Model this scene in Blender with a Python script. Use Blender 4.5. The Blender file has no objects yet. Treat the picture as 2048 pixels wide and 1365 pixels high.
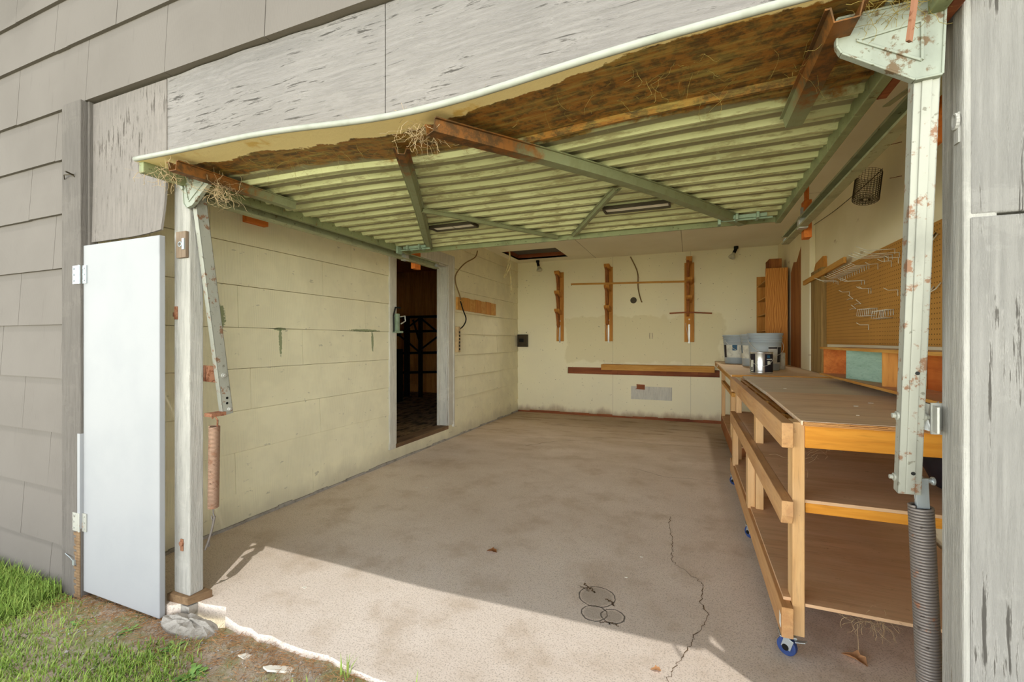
import bpy, math, random
from mathutils import Vector, Matrix
random.seed(7)
SC = bpy.context.scene
COL = SC.collection

# ------------------------------------------------------------------ camera
TH = math.atan(356/885.0)
cam_d = bpy.data.cameras.new('camera'); cam = bpy.data.objects.new('camera', cam_d); COL.objects.link(cam)
cam.location = (0, 0, 1.2); cam.rotation_euler = (math.pi/2, 0, TH)
cam_d.sensor_width = 36; cam_d.lens = 885/2048*36; cam_d.clip_start = .02
SC.camera = cam
# ------------------------------------------------------------------ world, sun, exposure
w = bpy.data.worlds.new('world'); SC.world = w; w.use_nodes = True
nt = w.node_tree; nt.nodes.clear()
wo = nt.nodes.new('ShaderNodeOutputWorld'); bg = nt.nodes.new('ShaderNodeBackground')
tc = nt.nodes.new('ShaderNodeTexCoord'); sx = nt.nodes.new('ShaderNodeSeparateXYZ')
nt.links.new(tc.outputs['Generated'], sx.inputs[0])
rp = nt.nodes.new('ShaderNodeValToRGB')
mr = nt.nodes.new('ShaderNodeMapRange'); mr.inputs[1].default_value = -1; mr.inputs[2].default_value = 1
nt.links.new(sx.outputs['Z'], mr.inputs[0]); nt.links.new(mr.outputs[0], rp.inputs[0])
els = rp.color_ramp.elements
els[0].position = 0; els[0].color = (.42, .40, .22, 1)
els[1].position = 1; els[1].color = (.55, .66, .86, 1)
for p, c in ((.44, (.88, .88, .66, 1)), (.49, (.97, .97, .88, 1)), (.53, (.95, .98, 1.0, 1)), (.64, (.84, .91, 1.0, 1))):
    e = els.new(p); e.color = c
# sky raised near the horizon towards -Y, added to push light into the garage
m1 = nt.nodes.new('ShaderNodeMath'); m1.operation = 'ABSOLUTE'; nt.links.new(sx.outputs['Z'], m1.inputs[0])
m2 = nt.nodes.new('ShaderNodeMapRange'); m2.interpolation_type = 'SMOOTHSTEP'
m2.inputs[1].default_value = .62; m2.inputs[2].default_value = 0.0; m2.inputs[3].default_value = 0; m2.inputs[4].default_value = 1
nt.links.new(m1.outputs[0], m2.inputs[0])
m3 = nt.nodes.new('ShaderNodeMapRange'); m3.inputs[1].default_value = .3; m3.inputs[2].default_value = -1; m3.inputs[3].default_value = 0; m3.inputs[4].default_value = 1
nt.links.new(sx.outputs['Y'], m3.inputs[0])
m4 = nt.nodes.new('ShaderNodeMath'); m4.operation = 'MULTIPLY'; nt.links.new(m2.outputs[0], m4.inputs[0]); nt.links.new(m3.outputs[0], m4.inputs[1])
m5 = nt.nodes.new('ShaderNodeMath'); m5.operation = 'MULTIPLY_ADD'; nt.links.new(m4.outputs[0], m5.inputs[0])
WORLD_BASE, WORLD_HORIZON, WORLD_BAND = 0.32, 5.0, 3.6
m5.inputs[1].default_value = WORLD_HORIZON; m5.inputs[2].default_value = WORLD_BASE
m6 = nt.nodes.new('ShaderNodeMapRange'); m6.interpolation_type = 'SMOOTHSTEP'      # added narrow horizon band that carries fill light to the back wall
m6.inputs[1].default_value = .26; m6.inputs[2].default_value = 0.0; m6.inputs[3].default_value = 0; m6.inputs[4].default_value = 1
nt.links.new(m1.outputs[0], m6.inputs[0])
m7 = nt.nodes.new('ShaderNodeMath'); m7.operation = 'MULTIPLY'; nt.links.new(m6.outputs[0], m7.inputs[0]); nt.links.new(m3.outputs[0], m7.inputs[1])
m8 = nt.nodes.new('ShaderNodeMath'); m8.operation = 'MULTIPLY_ADD'; nt.links.new(m7.outputs[0], m8.inputs[0]); m8.inputs[1].default_value = WORLD_BAND
nt.links.new(m5.outputs[0], m8.inputs[2])
nt.links.new(m8.outputs[0], bg.inputs['Strength']); nt.links.new(rp.outputs[0], bg.inputs['Color'])
nt.links.new(bg.outputs[0], wo.inputs[0])
sd = bpy.data.lights.new('sun', 'SUN'); sun = bpy.data.objects.new('sun', sd); COL.objects.link(sun)
sd.energy = 1.45; sd.angle = math.radians(.6); sd.color = (1, .97, .93)
sun.location = (3, -4, 8)
sun.rotation_euler = Vector((-.46, .75, -1.93)).to_track_quat('-Z', 'Y').to_euler()
vs = SC.view_settings; SC.display_settings.display_device = 'sRGB'
vs.view_transform = 'Standard'; vs.look = 'None'; vs.gamma = 1; vs.use_curve_mapping = False
vs.exposure = 0.30
SC.cycles.max_bounces = 12; SC.cycles.diffuse_bounces = 8

# ------------------------------------------------------------------ materials
def lin(c):
    f = lambda v: (v/12.92 if v <= .04045 else ((v+.055)/1.055)**2.4)
    return tuple(f(v/255.0) for v in c) + (1,)

class NB:
    def __init__(s, name, rough=.8, metal=0.0):
        s.m = bpy.data.materials.new(name); s.m.use_nodes = True; s.t = s.m.node_tree; s.t.nodes.clear()
        s.out = s.n('ShaderNodeOutputMaterial'); s.b = s.n('ShaderNodeBsdfPrincipled')
        s.t.links.new(s.b.outputs[0], s.out.inputs[0])
        s.b.inputs['Roughness'].default_value = rough; s.b.inputs['Metallic'].default_value = metal
        s.b.inputs['Specular IOR Level'].default_value = .25
        s.obj = s.n('ShaderNodeTexCoord').outputs['Object']; s.pos = s.n('ShaderNodeNewGeometry').outputs['Position']
        s.h = None; s.c = None
    def n(s, k): return s.t.nodes.new(k)
    def l(s, a, b): s.t.links.new(a, b)
    def val(s, sock, v):
        if hasattr(v, 'is_output'): s.l(v, sock)
        else: sock.default_value = v
    def math(s, op, a, b=None, c=None):
        x = s.n('ShaderNodeMath'); x.operation = op; s.val(x.inputs[0], a)
        if b is not None: s.val(x.inputs[1], b)
        if c is not None: s.val(x.inputs[2], c)
        return x.outputs[0]
    def vec(s, stretch, world=False, off=(0, 0, 0), rot=(0, 0, 0)):
        mp = s.n('ShaderNodeMapping'); mp.inputs['Scale'].default_value = stretch; mp.inputs['Location'].default_value = off
        mp.inputs['Rotation'].default_value = rot
        s.l(s.pos if world else s.obj, mp.inputs[0]); return mp.outputs[0]
    def noise(s, scale, stretch=(1, 1, 1), detail=4, rough=.55, world=False, off=(0, 0, 0), dist=0):
        x = s.n('ShaderNodeTexNoise'); x.inputs['Scale'].default_value = scale; x.inputs['Detail'].default_value = detail
        x.inputs['Roughness'].default_value = rough; x.inputs['Distortion'].default_value = dist
        s.l(s.vec(stretch, world, off), x.inputs['Vector']); return x.outputs[0]
    def vor(s, scale, stretch=(1, 1, 1), world=False, feature='F1'):
        x = s.n('ShaderNodeTexVoronoi'); x.feature = feature; x.inputs['Scale'].default_value = scale
        s.l(s.vec(stretch, world), x.inputs['Vector']); return x.outputs['Distance']
    def step(s, v, lo, hi):
        x = s.n('ShaderNodeMapRange'); x.interpolation_type = 'SMOOTHSTEP'
        s.val(x.inputs[0], v); x.inputs[1].default_value = lo; x.inputs[2].default_value = hi; return x.outputs[0]
    def mix(s, f, a, b):
        x = s.n('ShaderNodeMix'); x.data_type = 'RGBA'; s.val(x.inputs[0], f)
        s.val(x.inputs[6], a); s.val(x.inputs[7], b); return x.outputs[2]
    def base(s, c): s.c = lin(c); return s
    def layer(s, mask, col, amt=1.0):
        s.c = s.mix(s.math('MULTIPLY', mask, amt) if amt != 1 else mask, s.c, lin(col) if not hasattr(col, 'is_output') else col); return s
    def bump(s, h, strength=.3, dist=.01):
        x = s.n('ShaderNodeBump'); x.inputs['Strength'].default_value = strength; x.inputs['Distance'].default_value = dist
        s.l(h, x.inputs['Height'])
        if s.h is not None: s.l(s.h, x.inputs['Normal'])
        s.h = x.outputs[0]; return s
    def xyz(s, world=True):
        x = s.n('ShaderNodeSeparateXYZ'); s.l(s.pos if world else s.obj, x.inputs[0]); return x.outputs
    def done(s):
        s.val(s.b.inputs['Base Color'], s.c)
        if s.h is not None: s.l(s.h, s.b.inputs['Normal'])
        return s.m

def plain(name, c, rough=.6, metal=0.0, dirt=None, scale=20):
    b = NB(name, rough, metal).base(c)
    n = b.noise(scale)
    b.layer(b.step(n, .35, .75), dirt or tuple(v*.72 for v in c), .6)
    b.bump(n, .15, .003)
    return b.done()

def wood(name, c1, c2, axis='X', dark=None, dust=None, fine=1.0, world=False):
    st = {'X': (.7, 9, 9), 'Y': (9, .7, 9), 'Z': (9, 9, .7)}[axis]
    b = NB(name, .72).base(c1)
    n = b.noise(2.2*fine, st, 6, .6, dist=.6); f = b.noise(14*fine, st, 3)
    b.layer(b.step(n, .35, .68), c2, .85)
    b.layer(b.step(f, .5, .8), tuple(v*.72 for v in c2), .45)
    if dark: b.layer(b.step(b.noise(1.4, (1, 1, 1), 4, world=world), .56, .72), dark, .7)
    if dust: b.layer(b.step(b.noise(3.0, (1, 1, 1), 6), .3, .7), dust, .55); b.layer(b.step(b.noise(26, (1, 1, 1), 8, .75), .60, .70), tuple(v*.7 for v in c2), .5)
    b.bump(f, .25, .003)
    return b.done()

def rust_metal(name, c, rustc=(150, 92, 62), amount=.5, rough=.5, metal=.15, dark=(92, 88, 70)):
    b = NB(name, rough, metal).base(c)
    b.layer(b.step(b.noise(9, (1, 1, .4), 5), .45, .75), tuple(v*.8 for v in c), .8)
    n = b.noise(22, (1, 1, 1), 8, .7)
    lo = .72 - .28*amount
    b.layer(b.step(n, lo, lo+.07), rustc, .85)
    b.layer(b.step(b.noise(55, (1, 1, 1), 4), .64, .7), dark, .8)
    b.bump(n, .3, .003)
    return b.done()

MT = {}
def mats():
    # exterior grooved shingle siding
    b = NB('siding', .8).base((113, 107, 100))
    b.layer(b.step(b.noise(1.6, (1, 1, 1), 5), .35, .7), (104, 98, 91), .7)
    b.layer(b.step(b.noise(50, (1, 1, .08), 3), .62, .8), (88, 83, 77), .4)
    b.layer(b.step(b.vor(26), .035, .02), (106, 100, 90), .5)
    wv = b.n('ShaderNodeTexWave'); wv.inputs['Scale'].default_value = 48; wv.inputs['Distortion'].default_value = .6; wv.bands_direction = 'X'
    b.l(b.obj, wv.inputs['Vector']); b.bump(wv.outputs[1], .22, .002)
    MT['siding'] = b.done()
    # interior shingle wall, cream white
    b = NB('inner_siding', .75).base((240, 234, 200))
    z = b.xyz()
    b.layer(b.step(b.noise(1.3, (1, 1, 1), 5, world=True), .35, .7), (228, 221, 188), .7)
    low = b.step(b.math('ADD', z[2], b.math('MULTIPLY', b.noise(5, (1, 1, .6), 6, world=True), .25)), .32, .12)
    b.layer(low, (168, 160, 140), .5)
    b.layer(b.step(b.noise(28, (1, .5, 1), 5, world=True), .66, .72), (150, 146, 122), .5)
    b.layer(b.step(b.vor(18, world=True), .03, .015), (92, 92, 74), .7)
    wv = b.n('ShaderNodeTexWave'); wv.inputs['Scale'].default_value = 40; wv.inputs['Distortion'].default_value = .5; wv.bands_direction = 'Y'
    b.l(b.obj, wv.inputs['Vector']); b.bump(wv.outputs[1], .25, .002)
    b.layer(b.math('MULTIPLY', b.step(wv.outputs[1], .6, .95), b.step(b.noise(6, (1, 1, 1), 3), .4, .6)), (176, 170, 140), .35)
    # green blotches and drips of old paint showing
    for (y, zz, ry, rz) in ((1.88, 1.35, .045, .09), (2.335, 1.20, .014, .11), (2.33, 1.285, .05, .012), (3.33, 1.20, .016, .10), (3.22, 1.295, .20, .012)):
        dy = b.math('DIVIDE', b.math('SUBTRACT', z[1], y), ry); dz = b.math('DIVIDE', b.math('SUBTRACT', z[2], zz), rz)
        r2 = b.math('ADD', b.math('MULTIPLY', dy, dy), b.math('MULTIPLY', dz, dz))
        r2 = b.math('ADD', r2, b.math('MULTIPLY', b.math('SUBTRACT', b.noise(60, (1, 1, 1), 3, world=True), .5), 2.2))
        b.layer(b.step(r2, 1.1, .7), (112, 128, 84), .8)
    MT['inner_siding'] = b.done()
    # drywall back wall: paint, and the old unpainted field behind the missing cabinets
    b = NB('back_paint', .78).base((240, 233, 198))
    z = b.xyz()
    b.layer(b.step(b.noise(1.1, (1, 1, 1), 5, world=True), .35, .7), (232, 225, 194), .7)
    wob = b.math('MULTIPLY', b.math('SUBTRACT', b.noise(3, (1, 1, 1), 3, world=True), .5), .35)
    zz = b.math('ADD', z[2], wob); xx = b.math('ADD', z[0], wob)
    fld = b.math('MULTIPLY', b.math('MULTIPLY', b.step(zz, 1.60, 1.575), b.step(zz, .82, .86)), b.math('MULTIPLY', b.step(xx, -1.90, -1.86), b.step(xx, .45, .41)))
    b.layer(fld, (224, 214, 172), .75)
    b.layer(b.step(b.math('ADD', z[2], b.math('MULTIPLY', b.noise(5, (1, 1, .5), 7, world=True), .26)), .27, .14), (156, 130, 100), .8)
    b.layer(b.step(b.noise(36, (1, 1, 1), 3, world=True), .70, .735), (120, 112, 84), .8)
    b.layer(b.step(b.vor(9, world=True), .022, .012), (70, 60, 44), .8)
    for sxx in (-1.13, .01):   # sheet joints
        b.layer(b.step(b.math('ABSOLUTE', b.math('SUBTRACT', z[0], sxx)), .004, .002), (176, 168, 134), .6)
    b.bump(b.noise(30, (1, 1, 1), 4, world=True), .12, .003)
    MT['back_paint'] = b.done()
    b = NB('right_paint', .78).base((238, 230, 200))
    z = b.xyz()
    b.layer(b.step(b.noise(1.3, (1, 1, 1), 5, world=True), .35, .7), (224, 214, 178), .7)
    b.layer(b.step(b.noise(4, (1, 1, 3), 6, world=True), .66, .76), (158, 128, 82), .6)
    b.layer(b.step(b.vor(14, world=True), .025, .012), (80, 66, 48), .8)
    b.bump(b.noise(30, (1, 1, 1), 4, world=True), .12, .003)
    MT['right_paint'] = b.done()
    b = NB('ceiling_paint', .85).base((238, 234, 214))
    b.layer(b.step(b.noise(1.2, (1, 1, 1), 5), .35, .7), (226, 220, 196), .7)
    z = b.xyz()
    for a, v in ((0, -.1), (0, -1.4), (1, 4.7)):
        b.layer(b.step(b.math('ABSOLUTE', b.math('SUBTRACT', z[a], v)), .006, .003), (140, 132, 104), .7)
    MT['ceiling_paint'] = b.done()
    # concrete slab
    b = NB('concrete', .85).base((238, 225, 211))
    z = b.xyz()
    big = b.noise(.9, (1, 1, 1), 6, .6); mid = b.noise(3.2, (1, 1, 1), 6, .65, off=(4, 2, 0)); fine = b.noise(160, (1, 1, 1), 3)
    b.layer(b.step(big, .34, .66), (220, 204, 187), .8)
    b.layer(b.step(mid, .45, .75), (192, 170, 144), .65)
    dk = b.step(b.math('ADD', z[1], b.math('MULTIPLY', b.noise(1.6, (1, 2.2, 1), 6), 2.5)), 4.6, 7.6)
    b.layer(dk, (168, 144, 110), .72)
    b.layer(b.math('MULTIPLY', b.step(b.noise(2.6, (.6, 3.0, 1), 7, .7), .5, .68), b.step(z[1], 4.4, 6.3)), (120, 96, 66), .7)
    b.layer(b.step(b.noise(7, (1, 2.2, 1), 8, .75, off=(1, 7, 0)), .66, .76), (240, 236, 230), .7)
    b.layer(b.step(fine, .50, .66), (164, 148, 130), .6)
    b.layer(b.step(b.noise(48, (1, 1, 1), 6, .75), .52, .70), (172, 154, 134), .5)
    b.layer(b.step(b.vor(34), .10, .04), (140, 122, 102), .6)
    b.layer(b.step(b.noise(240, (1, 1, 1), 2), .60, .72), (222, 210, 196), .5)
    # damp ring marks left by cans
    nz = b.math('MULTIPLY', b.math('SUBTRACT', b.noise(30, (1, 1, 1), 3, world=True), .5), .014)
    for (cx, cy, r) in ((-.405, 2.075, .083), (-.392, 1.945, .056), (-.312, 1.952, .050)):
        dx = b.math('SUBTRACT', z[0], cx); dy = b.math('SUBTRACT', z[1], cy)
        d = b.math('SQRT', b.math('ADD', b.math('MULTIPLY', dx, dx), b.math('MULTIPLY', dy, dy)))
        d = b.math('ABSOLUTE', b.math('SUBTRACT', b.math('ADD', d, nz), r))
        b.layer(b.step(d, .0042, .0015), (74, 66, 58), .85)
        d2 = b.math('SQRT', b.math('ADD', b.math('MULTIPLY', dx, dx), b.math('MULTIPLY', dy, dy)))
        b.layer(b.step(d2, r, r-.02), (150, 138, 122), .45)
    b.bump(fine, .22, .002); b.bump(mid, .2, .01)
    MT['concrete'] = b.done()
    MT['crack'] = plain('crack', (118, 96, 70), .95)
    b = NB('old_concrete', .9).base((176, 170, 160))
    b.layer(b.step(b.noise(5, (1, 1, 1), 6), .4, .7), (136, 130, 116), .8)
    b.layer(b.step(b.noise(40, (1, 1, 1), 6, .7), .5, .7), (104, 98, 86), .6)
    b.bump(b.noise(18, (1, 1, 1), 8, .7), .8, .02)
    MT['old_concrete'] = b.done()
    # weathered painted plywood, cracks along X or Z
    def weathered(name, st, c, crackc, amt, hi=.64):
        b = NB(name, .85).base(c)
        b.layer(b.step(b.noise(1.7, (1, 1, 1), 5, world=True), .3, .7), tuple(v*.90 for v in c), .8)
        n = b.noise(7.5, st, 8, .74, world=True, dist=.35); reg = b.noise(1.3, (1, 1, 2.4), 5, world=True, off=(3, 1, 5))
        crack = b.step(b.math('ADD', n, b.math('MULTIPLY', b.math('SUBTRACT', reg, .5), .55)), hi, hi+.06)
        b.layer(b.step(n, .46, .60), tuple(v*.84 for v in c), .6)
        b.layer(b.step(b.noise(3.5, (1, 1, 1.5), 8, .75, world=True, off=(9, 1, 5)), .56, .60), tuple(v*1.08 for v in c), .25)
        b.layer(crack, crackc, amt)
        b.bump(n, .9, .012); b.bump(b.math('SUBTRACT', 1.0, crack), .6, .004)
        return b.done()
    MT['header_paint'] = weathered('header_paint', (.8, 5, 10), (148, 143, 138), (70, 66, 61), .85, .55)
    MT['peel_paint'] = weathered('peel_paint', (9, 5, .9), (140, 133, 126), (70, 64, 56), .8, .58)
    MT['post_paint'] = weathered('post_paint', (8, 8, .7), (190, 187, 178), (108, 98, 82), .75, .65)
    MT['casing_paint'] = weathered('casing_paint', (10, 10, .7), (226, 223, 208), (140, 128, 104), .6, .70)
    MT['board_paint'] = weathered('board_paint', (11, 5, .5), (156, 153, 147), (72, 68, 62), .85, .585)
    MT['trim_paint'] = weathered('trim_paint', (10, 10, .8), (118, 112, 105), (92, 82, 70), .3, .84)
    b = NB('white_panel', .6).base((156, 157, 158))
    b.layer(b.step(b.noise(3, (1, 1, 1), 4), .4, .7), (148, 150, 152), .6); b.bump(b.noise(26, (1, 1, .5), 6, .7), .22, .004)
    MT['white_panel'] = b.done()
    # garage door sheet: pale green metal, cream primer at the outer hem, ragged rust behind it
    b = NB('door_sheet', .55, .1).base((208, 210, 160))
    z = b.xyz()
    b.layer(b.step(b.noise(2.4, (1, 1, 1), 6, world=True), .35, .65), (188, 190, 140), .85)
    fr = b.math('FRACT', b.math('DIVIDE', b.math('SUBTRACT', z[1], 1.44), .125))     # grime plus painted-in shade on the flats between ribs
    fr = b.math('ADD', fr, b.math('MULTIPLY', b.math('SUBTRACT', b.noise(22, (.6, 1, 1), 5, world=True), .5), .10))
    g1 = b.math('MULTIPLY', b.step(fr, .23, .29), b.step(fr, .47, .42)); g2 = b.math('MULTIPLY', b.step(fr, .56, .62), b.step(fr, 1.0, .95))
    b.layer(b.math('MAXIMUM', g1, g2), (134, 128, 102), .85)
    b.layer(b.step(b.noise(16, (.5, 3, 1), 7, .7, world=True), .50, .62), (138, 124, 84), .6)
    b.layer(b.step(b.noise(9, (3, .5, 1), 6, .7, world=True), .60, .70), (190, 194, 150), .5)
    nb = b.noise(3.3, (1, 1, 1), 7, .62, world=True); nf = b.noise(26, (1, 1, 1), 6, .7, world=True)
    yy = b.math('ADD', z[1], b.math('MULTIPLY', b.math('SUBTRACT', nb, .5), .34))
    yy = b.math('ADD', yy, b.math('MULTIPLY', b.math('SUBTRACT', nf, .5), .05))
    lim = b.math('MULTIPLY_ADD', b.step(z[0], -1.6, .45), .17, 0.0)       # rust runs deeper on the right
    yr = b.math('SUBTRACT', yy, lim)
    rc = b.mix(b.step(nf, .42, .6), lin((150, 100, 40)), lin((88, 64, 32)))
    rc = b.mix(b.math('MULTIPLY', b.step(b.noise(13, (.3, 3, 1), 9, .75, world=True), .42, .72), .8), rc, lin((178, 158, 84)))
    rc = b.mix(b.step(b.noise(20, (.35, 3.5, 1), 9, .75, world=True, off=(3, 3, 3)), .56, .66), rc, lin((74, 62, 36)))
    b.layer(b.step(yr, 1.40, 1.365), rc)
    yc = b.math('ADD', z[1], b.math('MULTIPLY', b.math('SUBTRACT', nb, .5), .20))
    yc = b.math('ADD', yc, b.math('MULTIPLY', b.step(z[0], -1.3, .25), .10))
    cream = b.mix(b.step(b.noise(8, (1, 1, 1), 5, world=True), .58, .68), lin((250, 230, 168)), lin((232, 196, 112)))
    b.layer(b.step(yc, 1.232, 1.226), cream)
    b.bump(nf, .5, .004)
    MT['door_sheet'] = b.done()
    MT['door_frame'] = rust_metal('door_frame', (138, 144, 104), (120, 92, 50), .42, .55, .1, (84, 80, 48))
    b = NB('door_brace', .6, .1).base((138, 144, 108)); z = b.xyz()
    nf = b.noise(20, (1, 1, 1), 7, .7, world=True)
    b.layer(b.step(nf, .45, .65), (128, 130, 92), .7)
    yy = b.math('ADD', z[1], b.math('MULTIPLY', b.math('SUBTRACT', nf, .5), .5))
    b.layer(b.step(yy, 1.62, 1.38), b.mix(b.step(nf, .42, .6), lin((128, 82, 36)), lin((84, 60, 32))))
    b.bump(nf, .4, .004); MT['door_brace'] = b.done()
    MT['white_bead'] = plain('white_bead', (166, 168, 156), .5, 0, (140, 142, 126))
    MT['arm_metal'] = rust_metal('arm_metal', (158, 158, 146), (126, 84, 54), .62, .5, .15, (110, 106, 92))
    MT['gusset_metal'] = rust_metal('gusset_metal', (150, 155, 140), (98, 72, 40), .66, .5, .15, (92, 92, 66))
    MT['rust_spring'] = rust_metal('rust_spring', (166, 136, 114), (146, 108, 84), .7, .55, .3, (100, 72, 56))
    MT['grey_spring'] = rust_metal('grey_spring', (132, 124, 118), (150, 104, 76), .5, .5, .4, (84, 74, 66))
    MT['rust'] = rust_metal('rust', (148, 104, 78), (108, 62, 38), .8, .7, .1, (88, 50, 34))
    MT['zinc'] = rust_metal('zinc', (186, 194, 196), (150, 140, 124), .15, .35, .6, (120, 124, 124))
    MT['galv'] = rust_metal('galv', (190, 190, 182), (176, 130, 86), .45, .4, .5, (126, 120, 104))
    MT['track_metal'] = rust_metal('track_metal', (166, 168, 132), (118, 106, 66), .4, .5, .3, (84, 82, 54))
    MT['steel'] = plain('steel', (226, 224, 208), .35, .25)
    MT['dark_steel'] = plain('dark_steel', (70, 62, 46), .5, .4)
    MT['black'] = plain('black', (20, 22, 20), .45, .2)
    MT['latch_green'] = plain('latch_green', (146, 166, 142), .5, .1)
    MT['bench_2x4'] = wood('bench_2x4', (216, 176, 122), (192, 146, 92), 'Z', None, (206, 172, 132))
    MT['bench_rail'] = wood('bench_rail', (204, 158, 104), (176, 126, 78), 'Y', None, (192, 154, 116))
    MT['bench_apron'] = wood('bench_apron', (224, 158, 60), (200, 130, 40), 'X')
    MT['ply_dusty'] = wood('ply_dusty', (216, 176, 134), (192, 150, 110), 'X', (172, 132, 96), (214, 184, 150), .8)
    MT['ply_top'] = wood('ply_top', (232, 204, 168), (208, 174, 136), 'X', (178, 138, 98), (234, 214, 186), .8)
    MT['ply_grey'] = wood('ply_grey', (222, 208, 182), (202, 186, 158), 'X', (196, 172, 140), (226, 214, 194), .8)
    MT['ply_edge'] = wood('ply_edge', (214, 158, 96), (172, 112, 62), 'X', None, None, 3)
    MT['pine_x'] = wood('pine_x', (206, 156, 80), (182, 126, 56), 'X')
    MT['pine_y'] = wood('pine_y', (206, 156, 80), (180, 122, 52), 'Y')
    MT['pine_z'] = wood('pine_z', (204, 146, 70), (176, 114, 48), 'Z')
    MT['red_x'] = wood('red_x', (156, 92, 54), (116, 62, 36), 'X', (80, 42, 28))
    MT['red_z'] = wood('red_z', (164, 104, 54), (124, 72, 36), 'Z', (96, 56, 32))
    MT['orange_block'] = wood('orange_block', (212, 122, 50), (180, 94, 38), 'Y')
    MT['redwood_y'] = wood('redwood_y', (206, 126, 58), (176, 96, 40), 'Y', (158, 78, 34))
    MT['old_post'] = wood('old_post', (166, 136, 82), (124, 96, 52), 'Z', (96, 72, 38))
    MT['grey_wood'] = wood('grey_wood', (136, 118, 98), (98, 80, 66), 'Z', (70, 56, 44))
    MT['sill_wood'] = wood('sill_wood', (138, 112, 82), (104, 80, 56), 'Y', (84, 62, 42))
    MT['teal_ply'] = wood('teal_ply', (156, 184, 166), (134, 164, 146), 'Y', (120, 144, 122))
    MT['panelling'] = wood('panelling', (200, 142, 72), (168, 112, 50), 'Z', (128, 84, 38))
    b = NB('swirl_ply', .6).base((206, 142, 66))
    wv = b.n('ShaderNodeTexWave'); wv.inputs['Scale'].default_value = 4.2; wv.inputs['Distortion'].default_value = 9; wv.inputs['Detail'].default_value = 1.2
    wv.inputs['Detail Scale'].default_value = 1.2
    b.l(b.vec((4.0, 1, .8)), wv.inputs['Vector'])
    b.layer(b.step(wv.outputs[1], .35, .9), (168, 102, 42), .8); MT['swirl_ply'] = b.done()
    # pegboard
    b = NB('pegboard', .7).base((186, 136, 66)); z = b.xyz(False)
    b.layer(b.step(b.noise(2, (1, 1, 1), 5), .35, .7), (168, 122, 58), .7)
    k = []
    for a in (1, 2):
        f = b.math('SUBTRACT', b.math('FRACT', b.math('DIVIDE', z[a], .0254)), .5); k.append(b.math('MULTIPLY', f, f))
    d = b.math('SQRT', b.math('ADD', k[0], k[1]))
    b.layer(b.step(d, .15, .11), (42, 28, 12)); b.bump(b.step(d, .11, .15), .6, .003)
    MT['pegboard'] = b.done()
    MT['pail'] = plain('pail', (166, 176, 180), .4, 0, (148, 158, 164), 6)
    MT['pail_label'] = plain('pail_label', (214, 214, 200), .6)
    MT['label_blue'] = plain('label_blue', (42, 92, 122), .5)
    MT['label_dark'] = plain('label_dark', (38, 34, 40), .5)
    MT['label_grey'] = plain('label_grey', (150, 148, 148), .5)
    MT['tin'] = plain('tin', (206, 206, 204), .25, .85)
    MT['wheel_blue'] = plain('wheel_blue', (52, 72, 124), .5)
    MT['cord_white'] = plain('cord_white', (226, 214, 166), .6)
    MT['cord_brown'] = plain('cord_brown', (142, 116, 74), .6)
    MT['strip_beige'] = plain('strip_beige', (196, 170, 126), .5)
    MT['glass_bulb'] = plain('glass_bulb', (206, 204, 180), .15)
    MT['web'] = plain('web', (196, 172, 132), .9)
    MT['web_dark'] = plain('web_dark', (150, 132, 70), .9)
    MT['dry_leaf'] = plain('dry_leaf', (190, 140, 96), .8)
    MT['dry_leaf_dark'] = plain('dry_leaf_dark', (132, 84, 44), .8)
    MT['chip'] = plain('chip', (236, 230, 214), .7)
    b = NB('soil', .95).base((178, 160, 138))
    b.layer(b.step(b.noise(6, (1, 1, 1), 6), .42, .62), (140, 144, 92), .8)
    b.layer(b.step(b.noise(30, (1, 1, 1), 6, .7), .5, .65), (196, 184, 166), .7)
    b.layer(b.step(b.noise(70, (1, 1, 1), 5, .7), .55, .66), (96, 76, 54), .7)
    b.bump(b.noise(40, (1, 1, 1), 6, .7), .8, .02); MT['soil'] = b.done()
    def grass(name, c1, c2):
        b = NB(name, .6).base(c1)
        b.layer(b.step(b.noise(5, (1, 1, 1), 3), .4, .6), c2, .9)
        b.layer(b.step(b.noise(90, (1, 1, .1), 1), .52, .66), (176, 176, 92), .5)
        return b.done()
    MT['grass'] = grass('grass', (150, 176, 84), (116, 150, 58))
    MT['weed'] = grass('weed', (124, 164, 86), (92, 134, 62))
    MT['straw'] = plain('straw', (176, 132, 88), .9)
    MT['pebble'] = plain('pebble', (176, 170, 162), .85, 0, (120, 112, 106), 30)
    b = NB('dark_floor', .9).base((170, 144, 108))
    b.layer(b.step(b.noise(5, (3, 1, 1), 7, .7), .42, .62), (44, 34, 22), .85); MT['dark_floor'] = b.done()
mats()

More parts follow.
